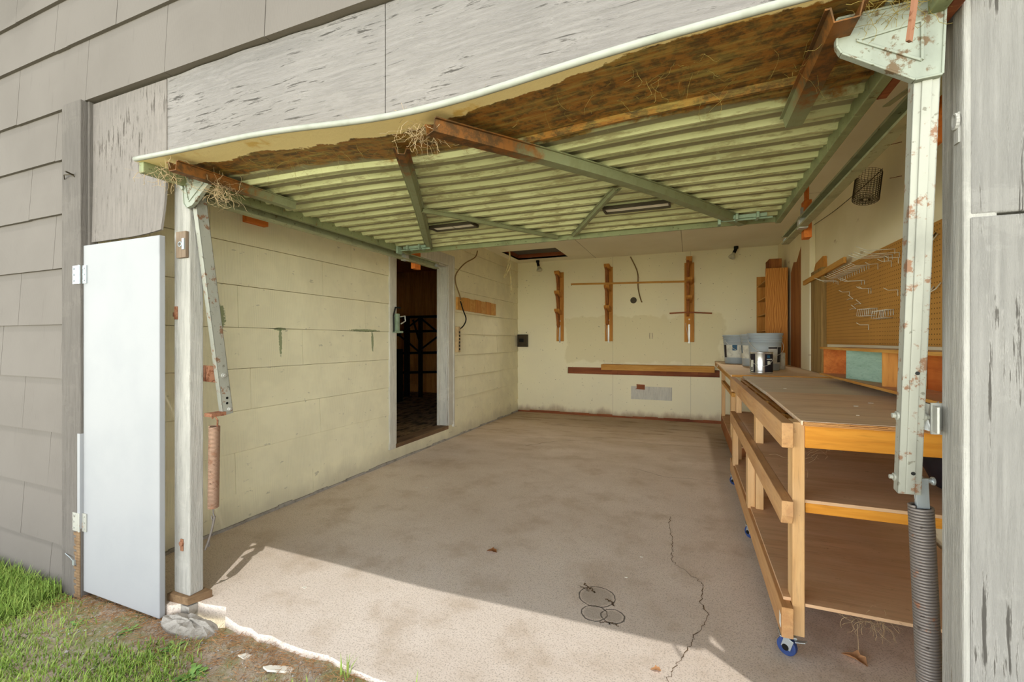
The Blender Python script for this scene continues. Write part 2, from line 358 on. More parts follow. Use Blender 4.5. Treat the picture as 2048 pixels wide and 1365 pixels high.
# ------------------------------------------------------------------ mesh builder
class MB:
    def __init__(s): s.v = []; s.f = []
    def add(s, vs, fs):
        o = len(s.v); s.v += [Vector(v) for v in vs]; s.f += [tuple(i+o for i in f) for f in fs]; return s
    def box(s, x0, x1, y0, y1, z0, z1):
        if x0 > x1: x0, x1 = x1, x0
        if y0 > y1: y0, y1 = y1, y0
        if z0 > z1: z0, z1 = z1, z0
        return s.add([(x, y, z) for z in (z0, z1) for y in (y0, y1) for x in (x0, x1)],
                     [(0, 2, 3, 1), (4, 5, 7, 6), (0, 1, 5, 4), (2, 6, 7, 3), (0, 4, 6, 2), (1, 3, 7, 5)])
    def bar(s, p0, p1, w, h, up=(0, 0, 1)):
        """rectangular bar: w across, h along up"""
        p0, p1 = Vector(p0), Vector(p1); d = (p1-p0).normalized(); sd = d.cross(Vector(up)).normalized(); u = sd.cross(d)
        vs = []
        for p in (p0, p1):
            for a, b in ((-1, -1), (1, -1), (1, 1), (-1, 1)): vs.append(p+sd*a*w/2+u*b*h/2)
        return s.add(vs, [(0, 1, 2, 3), (7, 6, 5, 4), (0, 4, 5, 1), (1, 5, 6, 2), (2, 6, 7, 3), (3, 7, 4, 0)])
    def chan(s, p0, p1, w, h, t=.003, up=(0, 0, 1)):
        """U channel open towards -up"""
        p0, p1 = Vector(p0), Vector(p1); d = (p1-p0).normalized(); sd = d.cross(Vector(up)).normalized(); u = sd.cross(d)
        s.bar(p0+u*(h/2-t/2), p1+u*(h/2-t/2), w, t, up)
        for k in (-1, 1): s.bar(p0+sd*k*(w/2-t/2), p1+sd*k*(w/2-t/2), t, h, up)
        return s
    def cyl(s, p0, p1, r, r2=None, n=16, caps=True):
        p0, p1 = Vector(p0), Vector(p1); d = (p1-p0).normalized()
        a = d.orthogonal().normalized(); b = d.cross(a); r2 = r if r2 is None else r2; vs = []
        for p, q in ((p0, r), (p1, r2)):
            for i in range(n):
                t = 2*math.pi*i/n; vs.append(p+a*math.cos(t)*q+b*math.sin(t)*q)
        fs = [(i, (i+1) % n, n+(i+1) % n, n+i) for i in range(n)]
        if caps: fs += [tuple(range(n-1, -1, -1)), tuple(range(n, 2*n))]
        return s.add(vs, fs)
    def tube(s, pts, r, n=6):
        pts = [Vector(p) for p in pts]; vs = []; a = None
        for i, p in enumerate(pts):
            d = (pts[min(i+1, len(pts)-1)]-pts[max(i-1, 0)]).normalized()
            if a is None: a = d.orthogonal().normalized()
            a = (a-d*a.dot(d)).normalized(); b = d.cross(a)
            for k in range(n):
                t = 2*math.pi*k/n; vs.append(p+a*math.cos(t)*r+b*math.sin(t)*r)
        fs = []
        for i in range(len(pts)-1):
            for k in range(n): fs.append((i*n+k, i*n+(k+1) % n, (i+1)*n+(k+1) % n, (i+1)*n+k))
        fs += [tuple(range(n-1, -1, -1)), tuple(range((len(pts)-1)*n, len(pts)*n))]
        return s.add(vs, fs)
    def prism(s, poly, axis, a0, a1):
        """poly of 2D points in the other two axes (in xyz order), extruded along axis"""
        def P(p, a):
            if axis == 'X': return (a, p[0], p[1])
            if axis == 'Y': return (p[0], a, p[1])
            return (p[0], p[1], a)
        n = len(poly); vs = [P(p, a0) for p in poly]+[P(p, a1) for p in poly]
        return s.add(vs, [tuple(range(n)), tuple(range(2*n-1, n-1, -1))]+[(i, n+i, n+(i+1) % n, (i+1) % n) for i in range(n)])
    def lathe(s, prof, c, n=32, ax=(0, 0, 1)):
        c = Vector(c); q = Vector((0, 0, 1)).rotation_difference(Vector(ax)); vs = []
        for r, z in prof:
            for i in range(n):
                t = 2*math.pi*i/n; vs.append(c+q @ Vector((r*math.cos(t), r*math.sin(t), z)))
        fs = [(j*n+i, j*n+(i+1) % n, (j+1)*n+(i+1) % n, (j+1)*n+i) for j in range(len(prof)-1) for i in range(n)]
        if prof[0][0] > 1e-5: fs.append(tuple(range(n-1, -1, -1)))
        if prof[-1][0] > 1e-5: fs.append(tuple(range((len(prof)-1)*n, len(prof)*n)))
        return s.add(vs, fs)
    def map(s, fn): s.v = [Vector(fn(v)) for v in s.v]; return s
    def build(s, name, mat, parent=None, bevel=0, smooth=False, label=None, wire=0, origin=None):
        if parent is not None: o0 = parent['_wl'] if False else WL[parent.name]
        elif origin is not None: o0 = Vector(origin)
        else:
            xs = [v.x for v in s.v]; ys = [v.y for v in s.v]; zs = [v.z for v in s.v]
            o0 = Vector(((min(xs)+max(xs))/2, (min(ys)+max(ys))/2, min(zs)))
        me = bpy.data.meshes.new(name); me.from_pydata([v-o0 for v in s.v], [], s.f); me.update()
        me.materials.append(MT[mat] if isinstance(mat, str) else mat)
        o = bpy.data.objects.new(name, me); COL.objects.link(o)
        if parent is not None: o.parent = parent
        else: o.location = o0
        WL[o.name] = o0
        if smooth:
            for p in me.polygons: p.use_smooth = True
        if bevel:
            b = o.modifiers.new('bevel', 'BEVEL'); b.width = bevel; b.segments = 2; b.limit_method = 'ANGLE'; b.angle_limit = .7
        if wire:
            b = o.modifiers.new('wire', 'WIREFRAME'); b.thickness = wire; b.use_even_offset = False
        if label: o['label'] = label
        return o
WL = {}
def thing(name, loc, label, cat, group=None, kind=None):
    o = bpy.data.objects.new(name, None); COL.objects.link(o); o.location = loc; o.empty_display_size = .1
    WL[o.name] = Vector(loc); tag(o, label, cat, group, kind); return o
def tag(o, label=None, cat=None, group=None, kind=None):
    if label: o['label'] = label
    if cat: o['category'] = cat
    if group: o['group'] = group
    if kind: o['kind'] = kind
    return o
def st(o, label=None):
    o['kind'] = 'structure'
    if label: o['label'] = label
    return o
def R(a, b): return random.uniform(a, b)

# shared dimensions
XL, XR, YB, ZC = -2.74, 1.13, 7.07, 2.53
YF = 1.28           # plywood face of the front
def panel_holes(axis, a0, a1, u0, u1, v0, v1, holes):
    """slab across `axis` with rectangular holes in (u,v)"""
    us = sorted({u0, u1, *[h[0] for h in holes], *[h[1] for h in holes]}); vs_ = sorted({v0, v1, *[h[2] for h in holes], *[h[3] for h in holes]})
    m = MB()
    for i in range(len(us)-1):
        for j in range(len(vs_)-1):
            cu, cv = (us[i]+us[i+1])/2, (vs_[j]+vs_[j+1])/2
            if any(h[0] < cu < h[1] and h[2] < cv < h[3] for h in holes): continue
            if axis == 'X': m.box(a0, a1, us[i], us[i+1], vs_[j], vs_[j+1])
            if axis == 'Y': m.box(us[i], us[i+1], a0, a1, vs_[j], vs_[j+1])
            if axis == 'Z': m.box(us[i], us[i+1], vs_[j], vs_[j+1], a0, a1)
    return m

# ================================================================== SETTING
# floor slab with a ragged front edge
m = MB(); n = 90; top = []; 
for i in range(n+1):
    x = -2.9+i*(5.4/n)
    j = R(-.008, .008)
    if x < -1.75: j += .03*math.sin(x*9)*.6 + (.05 if -2.15 < x < -1.9 else 0)
    top.append((x, 1.30+j - (.02 if x > -1.2 else 0)))
for i in range(n):
    (xa, ya), (xb, yb) = top[i], top[i+1]
    m.add([(xa, ya, 0), (xb, yb, 0), (xb, 7.3, 0), (xa, 7.3, 0), (xa, ya-.01, -.25), (xb, yb-.01, -.25)],
          [(0, 1, 2, 3), (1, 0, 4, 5)])
st(m.build('floor', 'concrete', origin=(0, 0, 0)), 'worn concrete garage floor slab')
# cracks in the slab as thin ribbons
def ribbon(pts, w, z=.0012):
    m = MB()
    P = [Vector((p[0], p[1], z)) for p in pts]; L = []
    for i, p in enumerate(P):
        d = (P[min(i+1, len(P)-1)]-P[max(i-1, 0)]).normalized(); nn = Vector((-d.y, d.x, 0)); ww = w*R(.4, 1.4)
        L += [p+nn*ww/2, p-nn*ww/2]
    m.add(L, [(2*i, 2*i+1, 2*i+3, 2*i+2) for i in range(len(P)-1)]); return m
def jag(pts, sub=9, amp=.008):
    out = []
    for a, b in zip(pts, pts[1:]):
        for k in range(sub):
            t = k/sub; out.append((a[0]+(b[0]-a[0])*t+R(-amp, amp), a[1]+(b[1]-a[1])*t+R(-amp, amp)))
    return out+[pts[-1]]
ck = MB()
for pts, w_ in (([(-.13, 3.2), (-.118, 2.985), (-.09, 2.75), (-.095, 2.6), (-.075, 2.528), (.02, 2.43), (.057, 2.371), (.045, 2.2), (.075, 2.11), (.02, 1.95), (-.009, 1.85), (-.05, 1.74), (-.08, 1.64), (-.10, 1.4)], .0032),
                ([(.3, 4.1), (.0, 4.15), (-.2, 4.12), (-.5, 4.3)], .004), ([(-1.0, 5.4), (-1.5, 5.1), (-1.75, 4.75)], .006),
                ([(-.49, 2.17), (-.46, 2.135), (-.44, 2.13), (-.42, 2.10)], .006), ([(-.50, 2.13), (-.47, 2.125), (-.45, 2.10)], .004),
                ([(-.36, 2.07), (-.33, 2.05), (-.315, 2.03)], .006), ([(-.36, 1.89), (-.31, 1.9), (-.28, 1.895)], .005)):
    r = ribbon(jag(pts), w_); ck.add(r.v, r.f)
tag(ck.build('floor_cracks', 'crack', origin=(0, 0, 0)), kind='structure')
# left wall: courses of grooved shingle boards, doorway
DO = (3.66, 4.70, .17, 2.12)
def courses(axis_x, face, u0, u1, z_edges, proud, width, base_t, holes, sgn, u_off=0, gap=.003, jit=0.0, lap=.004):
    """shingle courses; axis_x True: wall across X (runs along Y). Each course leans out at its bottom."""
    m = MB(); 
    for k in range(len(z_edges)-1):
        z0, z1 = z_edges[k], z_edges[k+1]; u = u0-width+((k % 2)*.5+u_off+R(-.12, .12))*width
        while u < u1:
            a, b = max(u+gap/2, u0), min(u+width-gap/2, u1); u += width
            if b-a < .01: continue
            spans = [(a, b, z0, z1)]
            for h in holes:
                ns = []
                for (p, q, r0, r1) in spans:
                    if q <= h[0] or p >= h[1] or r1 <= h[2] or r0 >= h[3]: ns.append((p, q, r0, r1)); continue
                    if p < h[0]: ns.append((p, h[0], r0, r1))
                    if q > h[1]: ns.append((h[1], q, r0, r1))
                    if r0 < h[2]: ns.append((max(p, h[0]), min(q, h[1]), r0, h[2]))
                    if r1 > h[3]: ns.append((max(p, h[0]), min(q, h[1]), h[3], r1))
                spans = ns
            dz = R(-jit, jit)
            for (p, q, r0, r1) in spans:
                fo0 = proud*(1-(r0-z0)/(z1-z0)); fo1 = proud*(1-(r1-z0)/(z1-z0))
                fo0 += .0008*R(-1, 1)
                r0_ = r0+(dz if abs(r0-z0) < 1e-6 and k > 0 else 0)
                c = []
                for uu in (p, q):
                    for (o, zz) in ((face+sgn*fo0, r0_), (face+sgn*fo1, r1+lap), (face-sgn*base_t, r1+lap), (face-sgn*base_t, r0_)):
                        c.append((o, uu, zz) if axis_x else (uu, o, zz))
                m.add(c, [(0, 1, 2, 3), (7, 6, 5, 4), (0, 4, 5, 1), (1, 5, 6, 2), (2, 6, 7, 3), (3, 7, 4, 0)])
    return m
ze = [-.02, .205, .475, .745, 1.02, 1.29, 1.565, 1.84, 2.11, 2.38, 2.6]
m = courses(True, XL, 1.36, YB, ze, .010, 1.22, .05, [DO], 1, gap=.003, lap=-.0035)
m3 = panel_holes('X', XL-.07, XL-.045, 1.36, YB, -.02, 2.6, [DO]); m.add(m3.v, m3.f)
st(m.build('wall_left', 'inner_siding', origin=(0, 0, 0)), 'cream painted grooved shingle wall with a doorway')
# back wall with slot cut in it
slot = (-1.86, .40, .668, .775)
m = panel_holes('Y', YB, YB+.03, XL-.1, XR+.1, 0, 2.6, [slot])
m.box(XL-.1, XR+.1, YB+.10, YB+.13, 0, 2.6)
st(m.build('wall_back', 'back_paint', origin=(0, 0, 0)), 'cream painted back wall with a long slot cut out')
m = MB().box(-2.0, .55, YB+.045, YB+.09, .66, .80)
for x in (-1.15, -.42, .02): m.box(x, x+.09, YB+.03, YB+.05, .670, .775)
tag(m.build('framing_board', 'red_x', bevel=.002), 'reddish bare framing board showing through the slot in the back wall', 'board')
m = MB().box(XR, XR+.05, 1.33, YB+.1, 0, 2.6)
st(m.build('wall_right', 'right_paint', origin=(0, 0, 0)), 'cream painted right wall')
# ceiling with attic hatch
hatch = (-2.62, -1.78, 6.08, 6.80)
m = panel_holes('Z', ZC, ZC+.03, XL-.1, XR+.1, 1.30, YB+.1, [hatch])
st(m.build('ceiling', 'ceiling_paint', origin=(0, 0, 0)), 'pale panelled garage ceiling with open attic hatch')
m = MB()
h = hatch
m.box(h[0]-.03, h[0], h[2]-.03, h[3]+.03, ZC+.005, ZC+.3); m.box(h[1], h[1]+.03, h[2]-.03, h[3]+.03, ZC+.005, ZC+.3)
m.box(h[0], h[1], h[3], h[3]+.03, ZC+.005, ZC+.3); m.box(h[0], h[1], h[2]-.03, h[2], ZC+.005, ZC+.3)
m.box(h[0], h[1], h[2], h[3], ZC+.3, ZC+.32)
m.box(h[0], h[1], h[2]+.3, h[2]+.34, ZC+.18, ZC+.29)
tag(m.build('attic_hatch', 'red_x'), 'open attic hatch lined with brown boards in the ceiling corner', 'hatch')
# roof slab over garage + gable overhang above the frame
m = MB().box(-4.2, 2.6, 1.30, 7.4, 2.62, 2.7)
rk = lambda x: 3.60+(x+3.73)*.34
m.prism([(-6.0, rk(-6.0)), (.6, rk(.6)), (.6, rk(.6)+.12), (-6.0, rk(-6.0)+.12)], 'Y', .97, 2.0)
m.prism([(.6, rk(.6)), (5, rk(.6)-1.5), (5, rk(.6)-1.38), (.6, rk(.6)+.12)], 'Y', .97, 2.0)
st(m.build('roof', 'trim_paint', origin=(0, 0, 0)), 'gable roof overhang')
# front wall siding (left of the trim and above the header)
zf = [-.08, .143, .43, .72, 1.005, 1.285, 1.576, 1.857, 2.14, 2.40, 2.71, 2.97, 3.25, 3.53, 3.81, 4.1, 4.4]
m = courses(False, 1.268, -6.2, -2.96, zf, .016, .62, .03, [], -1, jit=.002)
m2 = courses(False, 1.268, -2.965, 2.6, zf[9:], .016, .62, .03, [], -1, u_off=.22, jit=.002); m.add(m2.v, m2.f)
# ragged broken bottom edge pieces of the lowest course
for i in range(60):
    x = -3.9+i*.0155; hgt = .02+.03*abs(math.sin(x*7))+R(0, .02)
    m.add([(x, 1.252, -.08), (x+.0155, 1.252, -.08), (x+.0155*R(.3, .7), 1.254, -.08-hgt)], [(0, 1, 2)])
st(m.build('wall_front', 'siding', origin=(0, 0, 0)), 'grey-taupe shingle siding of the house front')
m = MB().box(-6.2, -2.83, 1.29, 1.40, -.4, -.02).box(-2.83, -2.1, 1.31, 1.40, -.4, -.005)
st(m.build('wall_foundation', 'old_concrete', origin=(0, 0, 0)))
# sheathing behind siding closing the garage front
m = MB().box(-6.2, -2.80, 1.30, 1.36, -.05, 4.4).box(-2.80, 2.6, 1.30, 1.36, 2.0, 4.4).box(.58, 2.6, 1.25, 1.335, -.05, 2.2)
st(m.build('wall_sheathing', 'back_paint', origin=(0, 0, 0)))
# vertical trim board on the left
m = MB().box(-2.97, -2.80, 1.235, 1.30, -.10, 2.40)
m.box(-2.80, -2.785, 1.262, 1.30, -.05, 2.40)
st(m.build('trim_1', 'trim_paint', bevel=.004), 'grey vertical trim board at the edge of the siding, rotten at its foot')
m = MB()
for i in range(16):
    z0 = -.09+i*.016; m.box(-2.83-R(.0, .05), -2.798, 1.2335, 1.25, z0, z0+.02)
m.box(-2.825, -2.797, 1.2325, 1.262, .16, .66)
# header: long weathered plywood, with joints, on the front
def sheet(x0, x1, z0, z1, y, t, nx, nz, fn):
    m = MB(); V = []
    for j in range(nz+1):
        for i in range(nx+1):
            x = x0+(x1-x0)*i/nx; z = z0+(z1-z0)*j/nz; V.append(fn(x, y, z))
    for j in range(nz+1):
        for i in range(nx+1):
            x = x0+(x1-x0)*i/nx; z = z0+(z1-z0)*j/nz; p = fn(x, y, z); V.append((p[0], p[1]+t, p[2]))
    N = (nx+1)*(nz+1); F = []
    for j in range(nz):
        for i in range(nx):
            a = j*(nx+1)+i; F.append((a, a+1, a+nx+2, a+nx+1)); F.append((N+a+nx+1, N+a+nx+2, N+a+1, N+a))
    for i in range(nx): F.append((i+1, i, N+i, N+i+1)); a = nz*(nx+1)+i; F.append((a, a+1, N+a+1, N+a))
    for j in range(nz): a = j*(nx+1); F.append((a, a+nx+1, N+a+nx+1, N+a)); a += nx; F.append((a+nx+1, a, N+a, N+a+nx+1))
    return m.add(V, F)
wav = lambda x, y, z: (x, y+.004*math.sin(x*5+z*3)+.002*math.sin(x*23), z)
for k, (a, b) in enumerate(((-2.205, -1.002), (-.998, .30), (.304, 2.6))):
    o = sheet(a, b, 1.99, 2.395, YF, .02, 24, 6, wav).build('trim_%d' % (k+2), 'header_paint', origin=(0, 0, 0))
    st(o, 'weathered plywood header board with peeling white paint')
# curling plywood at left, above white door
def curl(x, y, z):
    u = max(0, (x+2.45)/.3); v = max(0, (2.0-z)/.33)
    c = min(1, u*v)
    return (x+.004*c, y-.035*c*c-.006*v, z+.008*u*v)
m = sheet(-2.79, -2.205, 1.695, 2.39, YF-.002, .010, 30, 34, curl)
tag(m.build('plywood_sheet', 'peel_paint', smooth=False), 'grey peeling plywood sheet curling outward above the white narrow door', 'plywood')
# white narrow hinged door
d1 = thing('door_1', (-2.50, 1.258, -.045), 'narrow white painted hinged door panel beside the garage opening', 'door', kind='structure')
MB().box(-2.80, -2.20, 1.246, 1.272, -.045, 1.675).build('panel', 'white_panel', d1, bevel=.004)
def hinge(z, mat, par):
    m = MB().box(-2.862, -2.80, 1.2315, 1.2345, z-.045, z+.045).box(-2.80, -2.765, 1.241, 1.2455, z-.045, z+.045)
    m.cyl((-2.805, 1.233, z-.046), (-2.805, 1.233, z+.046), .005, n=10)
    for a in (-.03, 0, .03):
        m.cyl((-2.85, 1.2315, z+a), (-2.85, 1.228, z+a), .005, n=8); m.cyl((-2.782, 1.241, z+a), (-2.782, 1.238, z+a), .005, n=8)
    return m.build('hinge', mat, par)
hinge(1.53, 'zinc', d1)
hinge(.30, 'galv', d1)
# left jamb post
m = MB().box(-2.225, -2.115, 1.322, 1.385, .035, 2.02).box(-2.262, -2.228, 1.345, 1.385, .0, 2.02)
st(m.build('trim_5', 'post_paint', bevel=.005), 'white painted left jamb post of the garage opening')
pp = MB().prism([(-2.24, 1.30), (-2.11, 1.31), (-2.075, 1.40), (-2.23, 1.40)], 'Z', .0, .035)
tag(pp.build('wood_block', 'sill_wood', bevel=.003), 'splintered wood block under the foot of the white jamb post', 'block')
# right jamb and facade board
m = MB().box(.535, .59, 1.222, 1.266, -.02, 2.02).box(.545, .60, 1.267, 1.335, -.02, 2.02)
st(m.build('trim_6', 'post_paint', bevel=.005), 'white painted right jamb of the garage opening')
m = MB().box(.5455, 2.6, 1.219, 1.25, -.05, 1.460).box(.5455, 2.6, 1.221, 1.25, 1.465, 2.6)
st(m.build('trim_7', 'board_paint', bevel=.004), 'cracked white painted facing board at the right edge')
m = MB().box(-2.225, .60, 1.345, 1.39, 2.0, 2.1)
st(m.build('trim_8', 'post_paint', bevel=.004))
# doorway casing and sill
m = MB()
m.box(XL-.12, XL+.012, 3.66, 3.685, .17, 2.12)
m.box(XL, XL+.022, 3.565, 3.66, .13, 2.20).box(XL-.12, XL+.004, 4.688, 4.72, .17, 2.12)
m.box(XL-.125, XL-.09, 4.665, 4.688, .17, 2.12)
m.box(XL, XL+.022, 4.70, 4.81, .17, 2.20).box(XL, XL+.03, 4.81, 4.835, .14, 2.24)
m.box(XL, XL+.024, 3.55, 4.835, 2.12, 2.25).box(XL-.12, XL, 3.66, 4.70, 2.10, 2.12)
st(m.build('trim_9', 'casing_paint', bevel=.003), 'worn white casing around the side doorway')
m = MB().box(XL-.14, XL+.02, 3.66, 4.70, .13, .172)
st(m.build('trim_10', 'sill_wood', bevel=.004), 'bare wooden door sill')
# dark side room
m = MB().box(-6.2, XL-.05, 2.4, 7.75, .13, .168)
st(m.build('floor_side_room', 'dark_floor', origin=(0, 0, 0)))
m = MB()
for i in range(34):
    x = -6.2+i*.10; m.box(x+.002, x+.098, 7.6, 7.63, .17, 2.62)
m.box(-6.2, XL-.05, 7.63, 7.66, .17, 2.62).box(-6.22, -6.2, 2.4, 7.75, .17, 2.62).box(-6.2, XL-.05, 2.38, 2.4, .17, 2.62)
m.box(-6.2, XL-.13, 2.4, 7.6, 2.60, 2.62)
m.box(XL-.06, XL-.05, YB, 7.75, .17, 2.62)
st(m.build('wall_side_room', 'panelling', origin=(0, 0, 0)), 'dark brown wood panelling in the room beyond the doorway')
# rotten baseboard along back wall
m = MB()
x = XL
while x < .5:
    L = R(.08, .3); m.box(x, x+L, YB-.014-R(0, .006), YB, 0, .022+R(0, .02)); x += L
st(m.build('baseboard_back', 'red_x'), 'rotten dark strip along the foot of the back wall')
# left wall foot: concrete green edge
m = MB()
y = 1.4
while y < 7.05:
    L = R(.05, .3); m.box(XL, XL+.014+R(0, .008), y, y+L, 0, .012+R(0, .014)); y += L
st(m.build('baseboard_left', 'old_concrete'))

# ================================================================== GARAGE DOOR
DZ = 1.945
def warp(v):
    s = math.exp(-((v[0]+.73)/.72)**2)
    k = max(0, 1-(v[1]-1.12)/1.1)
    return (v[0], v[1], v[2]-.062*s*k - (.004*math.sin(v[0]*6)*k))
gd = thing('garage_door', (-.8, 2.1, DZ), 'open tilt-up metal garage door, corrugated pale green underside rusting along its outer edge', 'garage door')
X0, X1 = -2.13, .50
prof = [(1.12, 0.0), (1.22, .004), (1.30, .006), (1.40, .004)]
y = 1.44
while y < 2.96:
    prof += [(y, .004), (y+.012, -.013), (y+.024, -.013), (y+.034, .004), (y+.056, .004), (y+.062, -.005), (y+.068, -.005), (y+.074, .004)]
    y += .125
prof = [p for p in prof if p[0] < 3.0]+[(3.03, .004)]
m = MB(); nx = 72; V = []
for (yy, zz) in prof:
    for i in range(nx+1): V.append((X0+(X1-X0)*i/nx, yy, DZ+zz))
F = [(j*(nx+1)+i, (j+1)*(nx+1)+i, (j+1)*(nx+1)+i+1, j*(nx+1)+i+1) for j in range(len(prof)-1) for i in range(nx)]
N = len(V); V += [(v[0], v[1], DZ+.018) for v in V[:N]]
F += [tuple(N+i for i in reversed(f)) for f in F]
bl = list(range(nx+1)); tl = [(len(prof)-1)*(nx+1)+i for i in range(nx+1)]
F += [(a, a+1, N+a+1, N+a) for a in bl[:-1]]+[(a+1, a, N+a, N+a+1) for a in tl[:-1]]
F += [((j+1)*(nx+1), j*(nx+1), N+j*(nx+1), N+(j+1)*(nx+1)) for j in range(len(prof)-1)]
F += [(j*(nx+1)+nx, (j+1)*(nx+1)+nx, N+(j+1)*(nx+1)+nx, N+j*(nx+1)+nx) for j in range(len(prof)-1)]
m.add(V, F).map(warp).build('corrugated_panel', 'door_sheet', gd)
pts = [warp((X0+(X1-X0)*i/60, 1.116, DZ+.008)) for i in range(61)]
MB().tube(pts, .0095, 10).build('edge_bead', 'white_bead', gd, smooth=True)
# frame: sides, back rail
def wbar(m, p0, p1, w_, h_, n=14, chan=False):
    p0, p1 = Vector(p0), Vector(p1)
    for i in range(n):
        a, b = p0.lerp(p1, i/n), p0.lerp(p1, (i+1)/n)
        q = MB(); (q.chan(a, b, w_, h_, .003, (0, 0, -1)) if chan else q.bar(a, b, w_, h_)); q.map(warp); m.add(q.v, q.f)
    return m
for xx in (X0+.015, X1-.015):
    wbar(MB(), (xx, 1.13, DZ-.02), (xx, 3.03, DZ-.02), .03, .05).build('side_rail', 'door_frame', gd, bevel=.003)
m = wbar(MB(), (X0, 3.02, DZ-.015), (X1, 3.02, DZ-.015), .012, .045)
m = wbar(m, (X0, 2.985, DZ-.004), (X1, 2.985, DZ-.004), .07, .006)
for xx in (-1.35, -.9, -.3, .1): m.cyl((xx, 3.013, DZ-.02), (xx, 3.008, DZ-.02), .008, n=10)
m.build('back_rail', 'door_frame', gd)
def brace(p0, p1, w_, h_, name='brace', mat='door_brace'):
    """hat-section brace with turned-out lips, hanging under the sheet"""
    m = MB(); p0, p1 = Vector(p0), Vector(p1); n = 22; d = (p1-p0).normalized(); sdv = d.cross(Vector((0, 0, 1))).normalized()
    sec = [(-w_/2-.012, 0), (-w_/2, 0), (-w_/2+.006, -h_), (w_/2-.006, -h_), (w_/2, 0), (w_/2+.012, 0), (w_/2+.012, -.004), (w_/2+.003, -.004), (w_/2-.004, -h_-.003), (-w_/2+.004, -h_-.003), (-w_/2-.003, -.004), (-w_/2-.012, -.004)]
    V = []
    for i in range(n+1):
        p = p0.lerp(p1, i/n)
        for (a, b) in sec: V.append(warp(p+sdv*a+Vector((0, 0, b))))
    k = len(sec); F = [(i*k+j, (i+1)*k+j, (i+1)*k+(j+1) % k, i*k+(j+1) % k) for i in range(n) for j in range(k)]
    F += [tuple(range(k)), tuple(range((n+1)*k-1, n*k-1, -1))]
    return m.add(V, F).build(name, mat, gd)
zb = DZ-.014
brace((-.73, 1.15, zb), (.29, 2.98, zb), .052, .035)
brace((-.945, 1.30, zb), (-1.90, 2.98, zb), .034, .02)
brace((-1.36, 2.06, zb-.004), (-.86, 2.98, zb), .026, .016)
brace((-.32, 2.12, zb-.004), (-.74, 2.98, zb), .022, .012)
brace((.31, 1.14, zb), (.31, 1.66, zb), .055, .032)
brace((-1.93, 1.14, zb), (-1.93, 1.72, zb), .05, .036)
def slotwin(x0, x1, y0, y1):
    m = MB(); z = DZ-.02
    m.bar((x0, y0, z), (x1, y0, z), .010, .018).bar((x0, y1, z), (x1, y1, z), .010, .018).bar((x0, y0, z), (x0, y1, z), .010, .018).bar((x1, y0, z), (x1, y1, z), .010, .018)
    f = m.build('vent_frame', 'dark_steel', gd)
    MB().box(x0+.005, x1-.005, y0+.005, y1-.005, z+.001, z+.004).build('vent_plate', 'ceiling_paint', f)
slotwin(-.44, -.10, 2.43, 2.52); slotwin(-1.54, -1.24, 2.42, 2.51)
# side latches
for (lx, s_) in ((-1.93, 1), (.30, -1)):
    m = MB().box(lx-.10, lx+.10, 2.82, 2.855, DZ-.045, DZ-.025).box(lx-.06, lx-.045, 2.80, 2.875, DZ-.055, DZ-.022).box(lx+.045, lx+.06, 2.80, 2.875, DZ-.055, DZ-.022)
    m.cyl((lx-.14, 2.838, DZ-.05), (lx+.13, 2.838, DZ-.05), .006, n=8); m.box(lx-.15, lx-.135, 2.80, 2.86, DZ-.075, DZ-.022)
    m.build('side_latch', 'latch_green', gd, bevel=.002)
# gussets
def gusset(pl, y0, inner):
    m = MB().prism(pl, 'Y', y0, y0+.006)
    c = Vector((sum(p[0] for p in pl)/len(pl), 0, sum(p[1] for p in pl)/len(pl)))
    for i in range(len(pl)):
        a, b = pl[i], pl[(i+1) % len(pl)]
        m.bar((a[0], y0+.006, a[1]), (b[0], y0+.006, b[1]), .018, .005, (c.x-a[0], 0, c.z-a[1]))
    for i in range(len(inner)):
        a, b = inner[i], inner[(i+1) % len(inner)]; m.bar((a[0], y0-.001, a[1]), (b[0], y0-.001, b[1]), .006, .006, (0, 1, 0))
    m.cyl((pl[-1][0]*.5+pl[-2][0]*.5, y0-.008, pl[-1][1]*.5+pl[-2][1]*.5+.015), (pl[-1][0]*.5+pl[-2][0]*.5, y0+.02, pl[-1][1]*.5+pl[-2][1]*.5+.015), .009, n=12)
    return m.build('gusset_plate', 'gusset_metal', gd, bevel=.0015)
gusset([(.309, 1.93), (.309, 1.868), (.318, 1.850), (.448, 1.762), (.494, 1.764), (.500, 1.93)][::-1][1:]+[(.500, 1.93)], 1.205, [(.345, 1.872), (.46, 1.80), (.46, 1.885)])
gusset([(-1.925, 1.93), (-1.932, 1.905), (-2.06, 1.808), (-2.10, 1.800), (-2.118, 1.82), (-2.13, 1.93)], 1.30, [(-1.975, 1.905), (-2.085, 1.825), (-2.11, 1.905)])

# door arms, brackets, springs
la = thing('lift_arm', (-2.10, 1.45, .85), 'rusty white steel lift arm beside the left jamb post', 'arm')
m = MB(); a0 = Vector((-2.087, 1.345, 1.86)); a1 = Vector((-2.087, 1.475, .845)); m.chan(a0, a1, .05, .028, .003, (1, 0, 0))
m.build('arm_channel', 'arm_metal', la, bevel=.001)
def bolt(p, ax, par, r=.012, mat='galv'):
    p, ax = Vector(p), Vector(ax).normalized()
    return MB().cyl(p, p+ax*.005, r, n=16).cyl(p+ax*.005, p+ax*.013, r*.6, n=6).build('bolt', mat, par, bevel=.001)
bolt((-2.073, 1.45, 1.035), (1, 0, 0), la); bolt((-2.073, 1.478, .87), (1, 0, 0), la, .010)
for zz in (.925, .90): MB().cyl((-2.0735, 1.468, zz), (-2.0715, 1.468, zz), .006, n=10).build('bolt_hole', 'black', la)
m = MB().bar((-2.115, 1.40, 1.05), (-2.105, 1.45, 1.04), .01, .07).bar((-2.13, 1.386, 1.05), (-2.10, 1.45, 1.035), .006, .075)
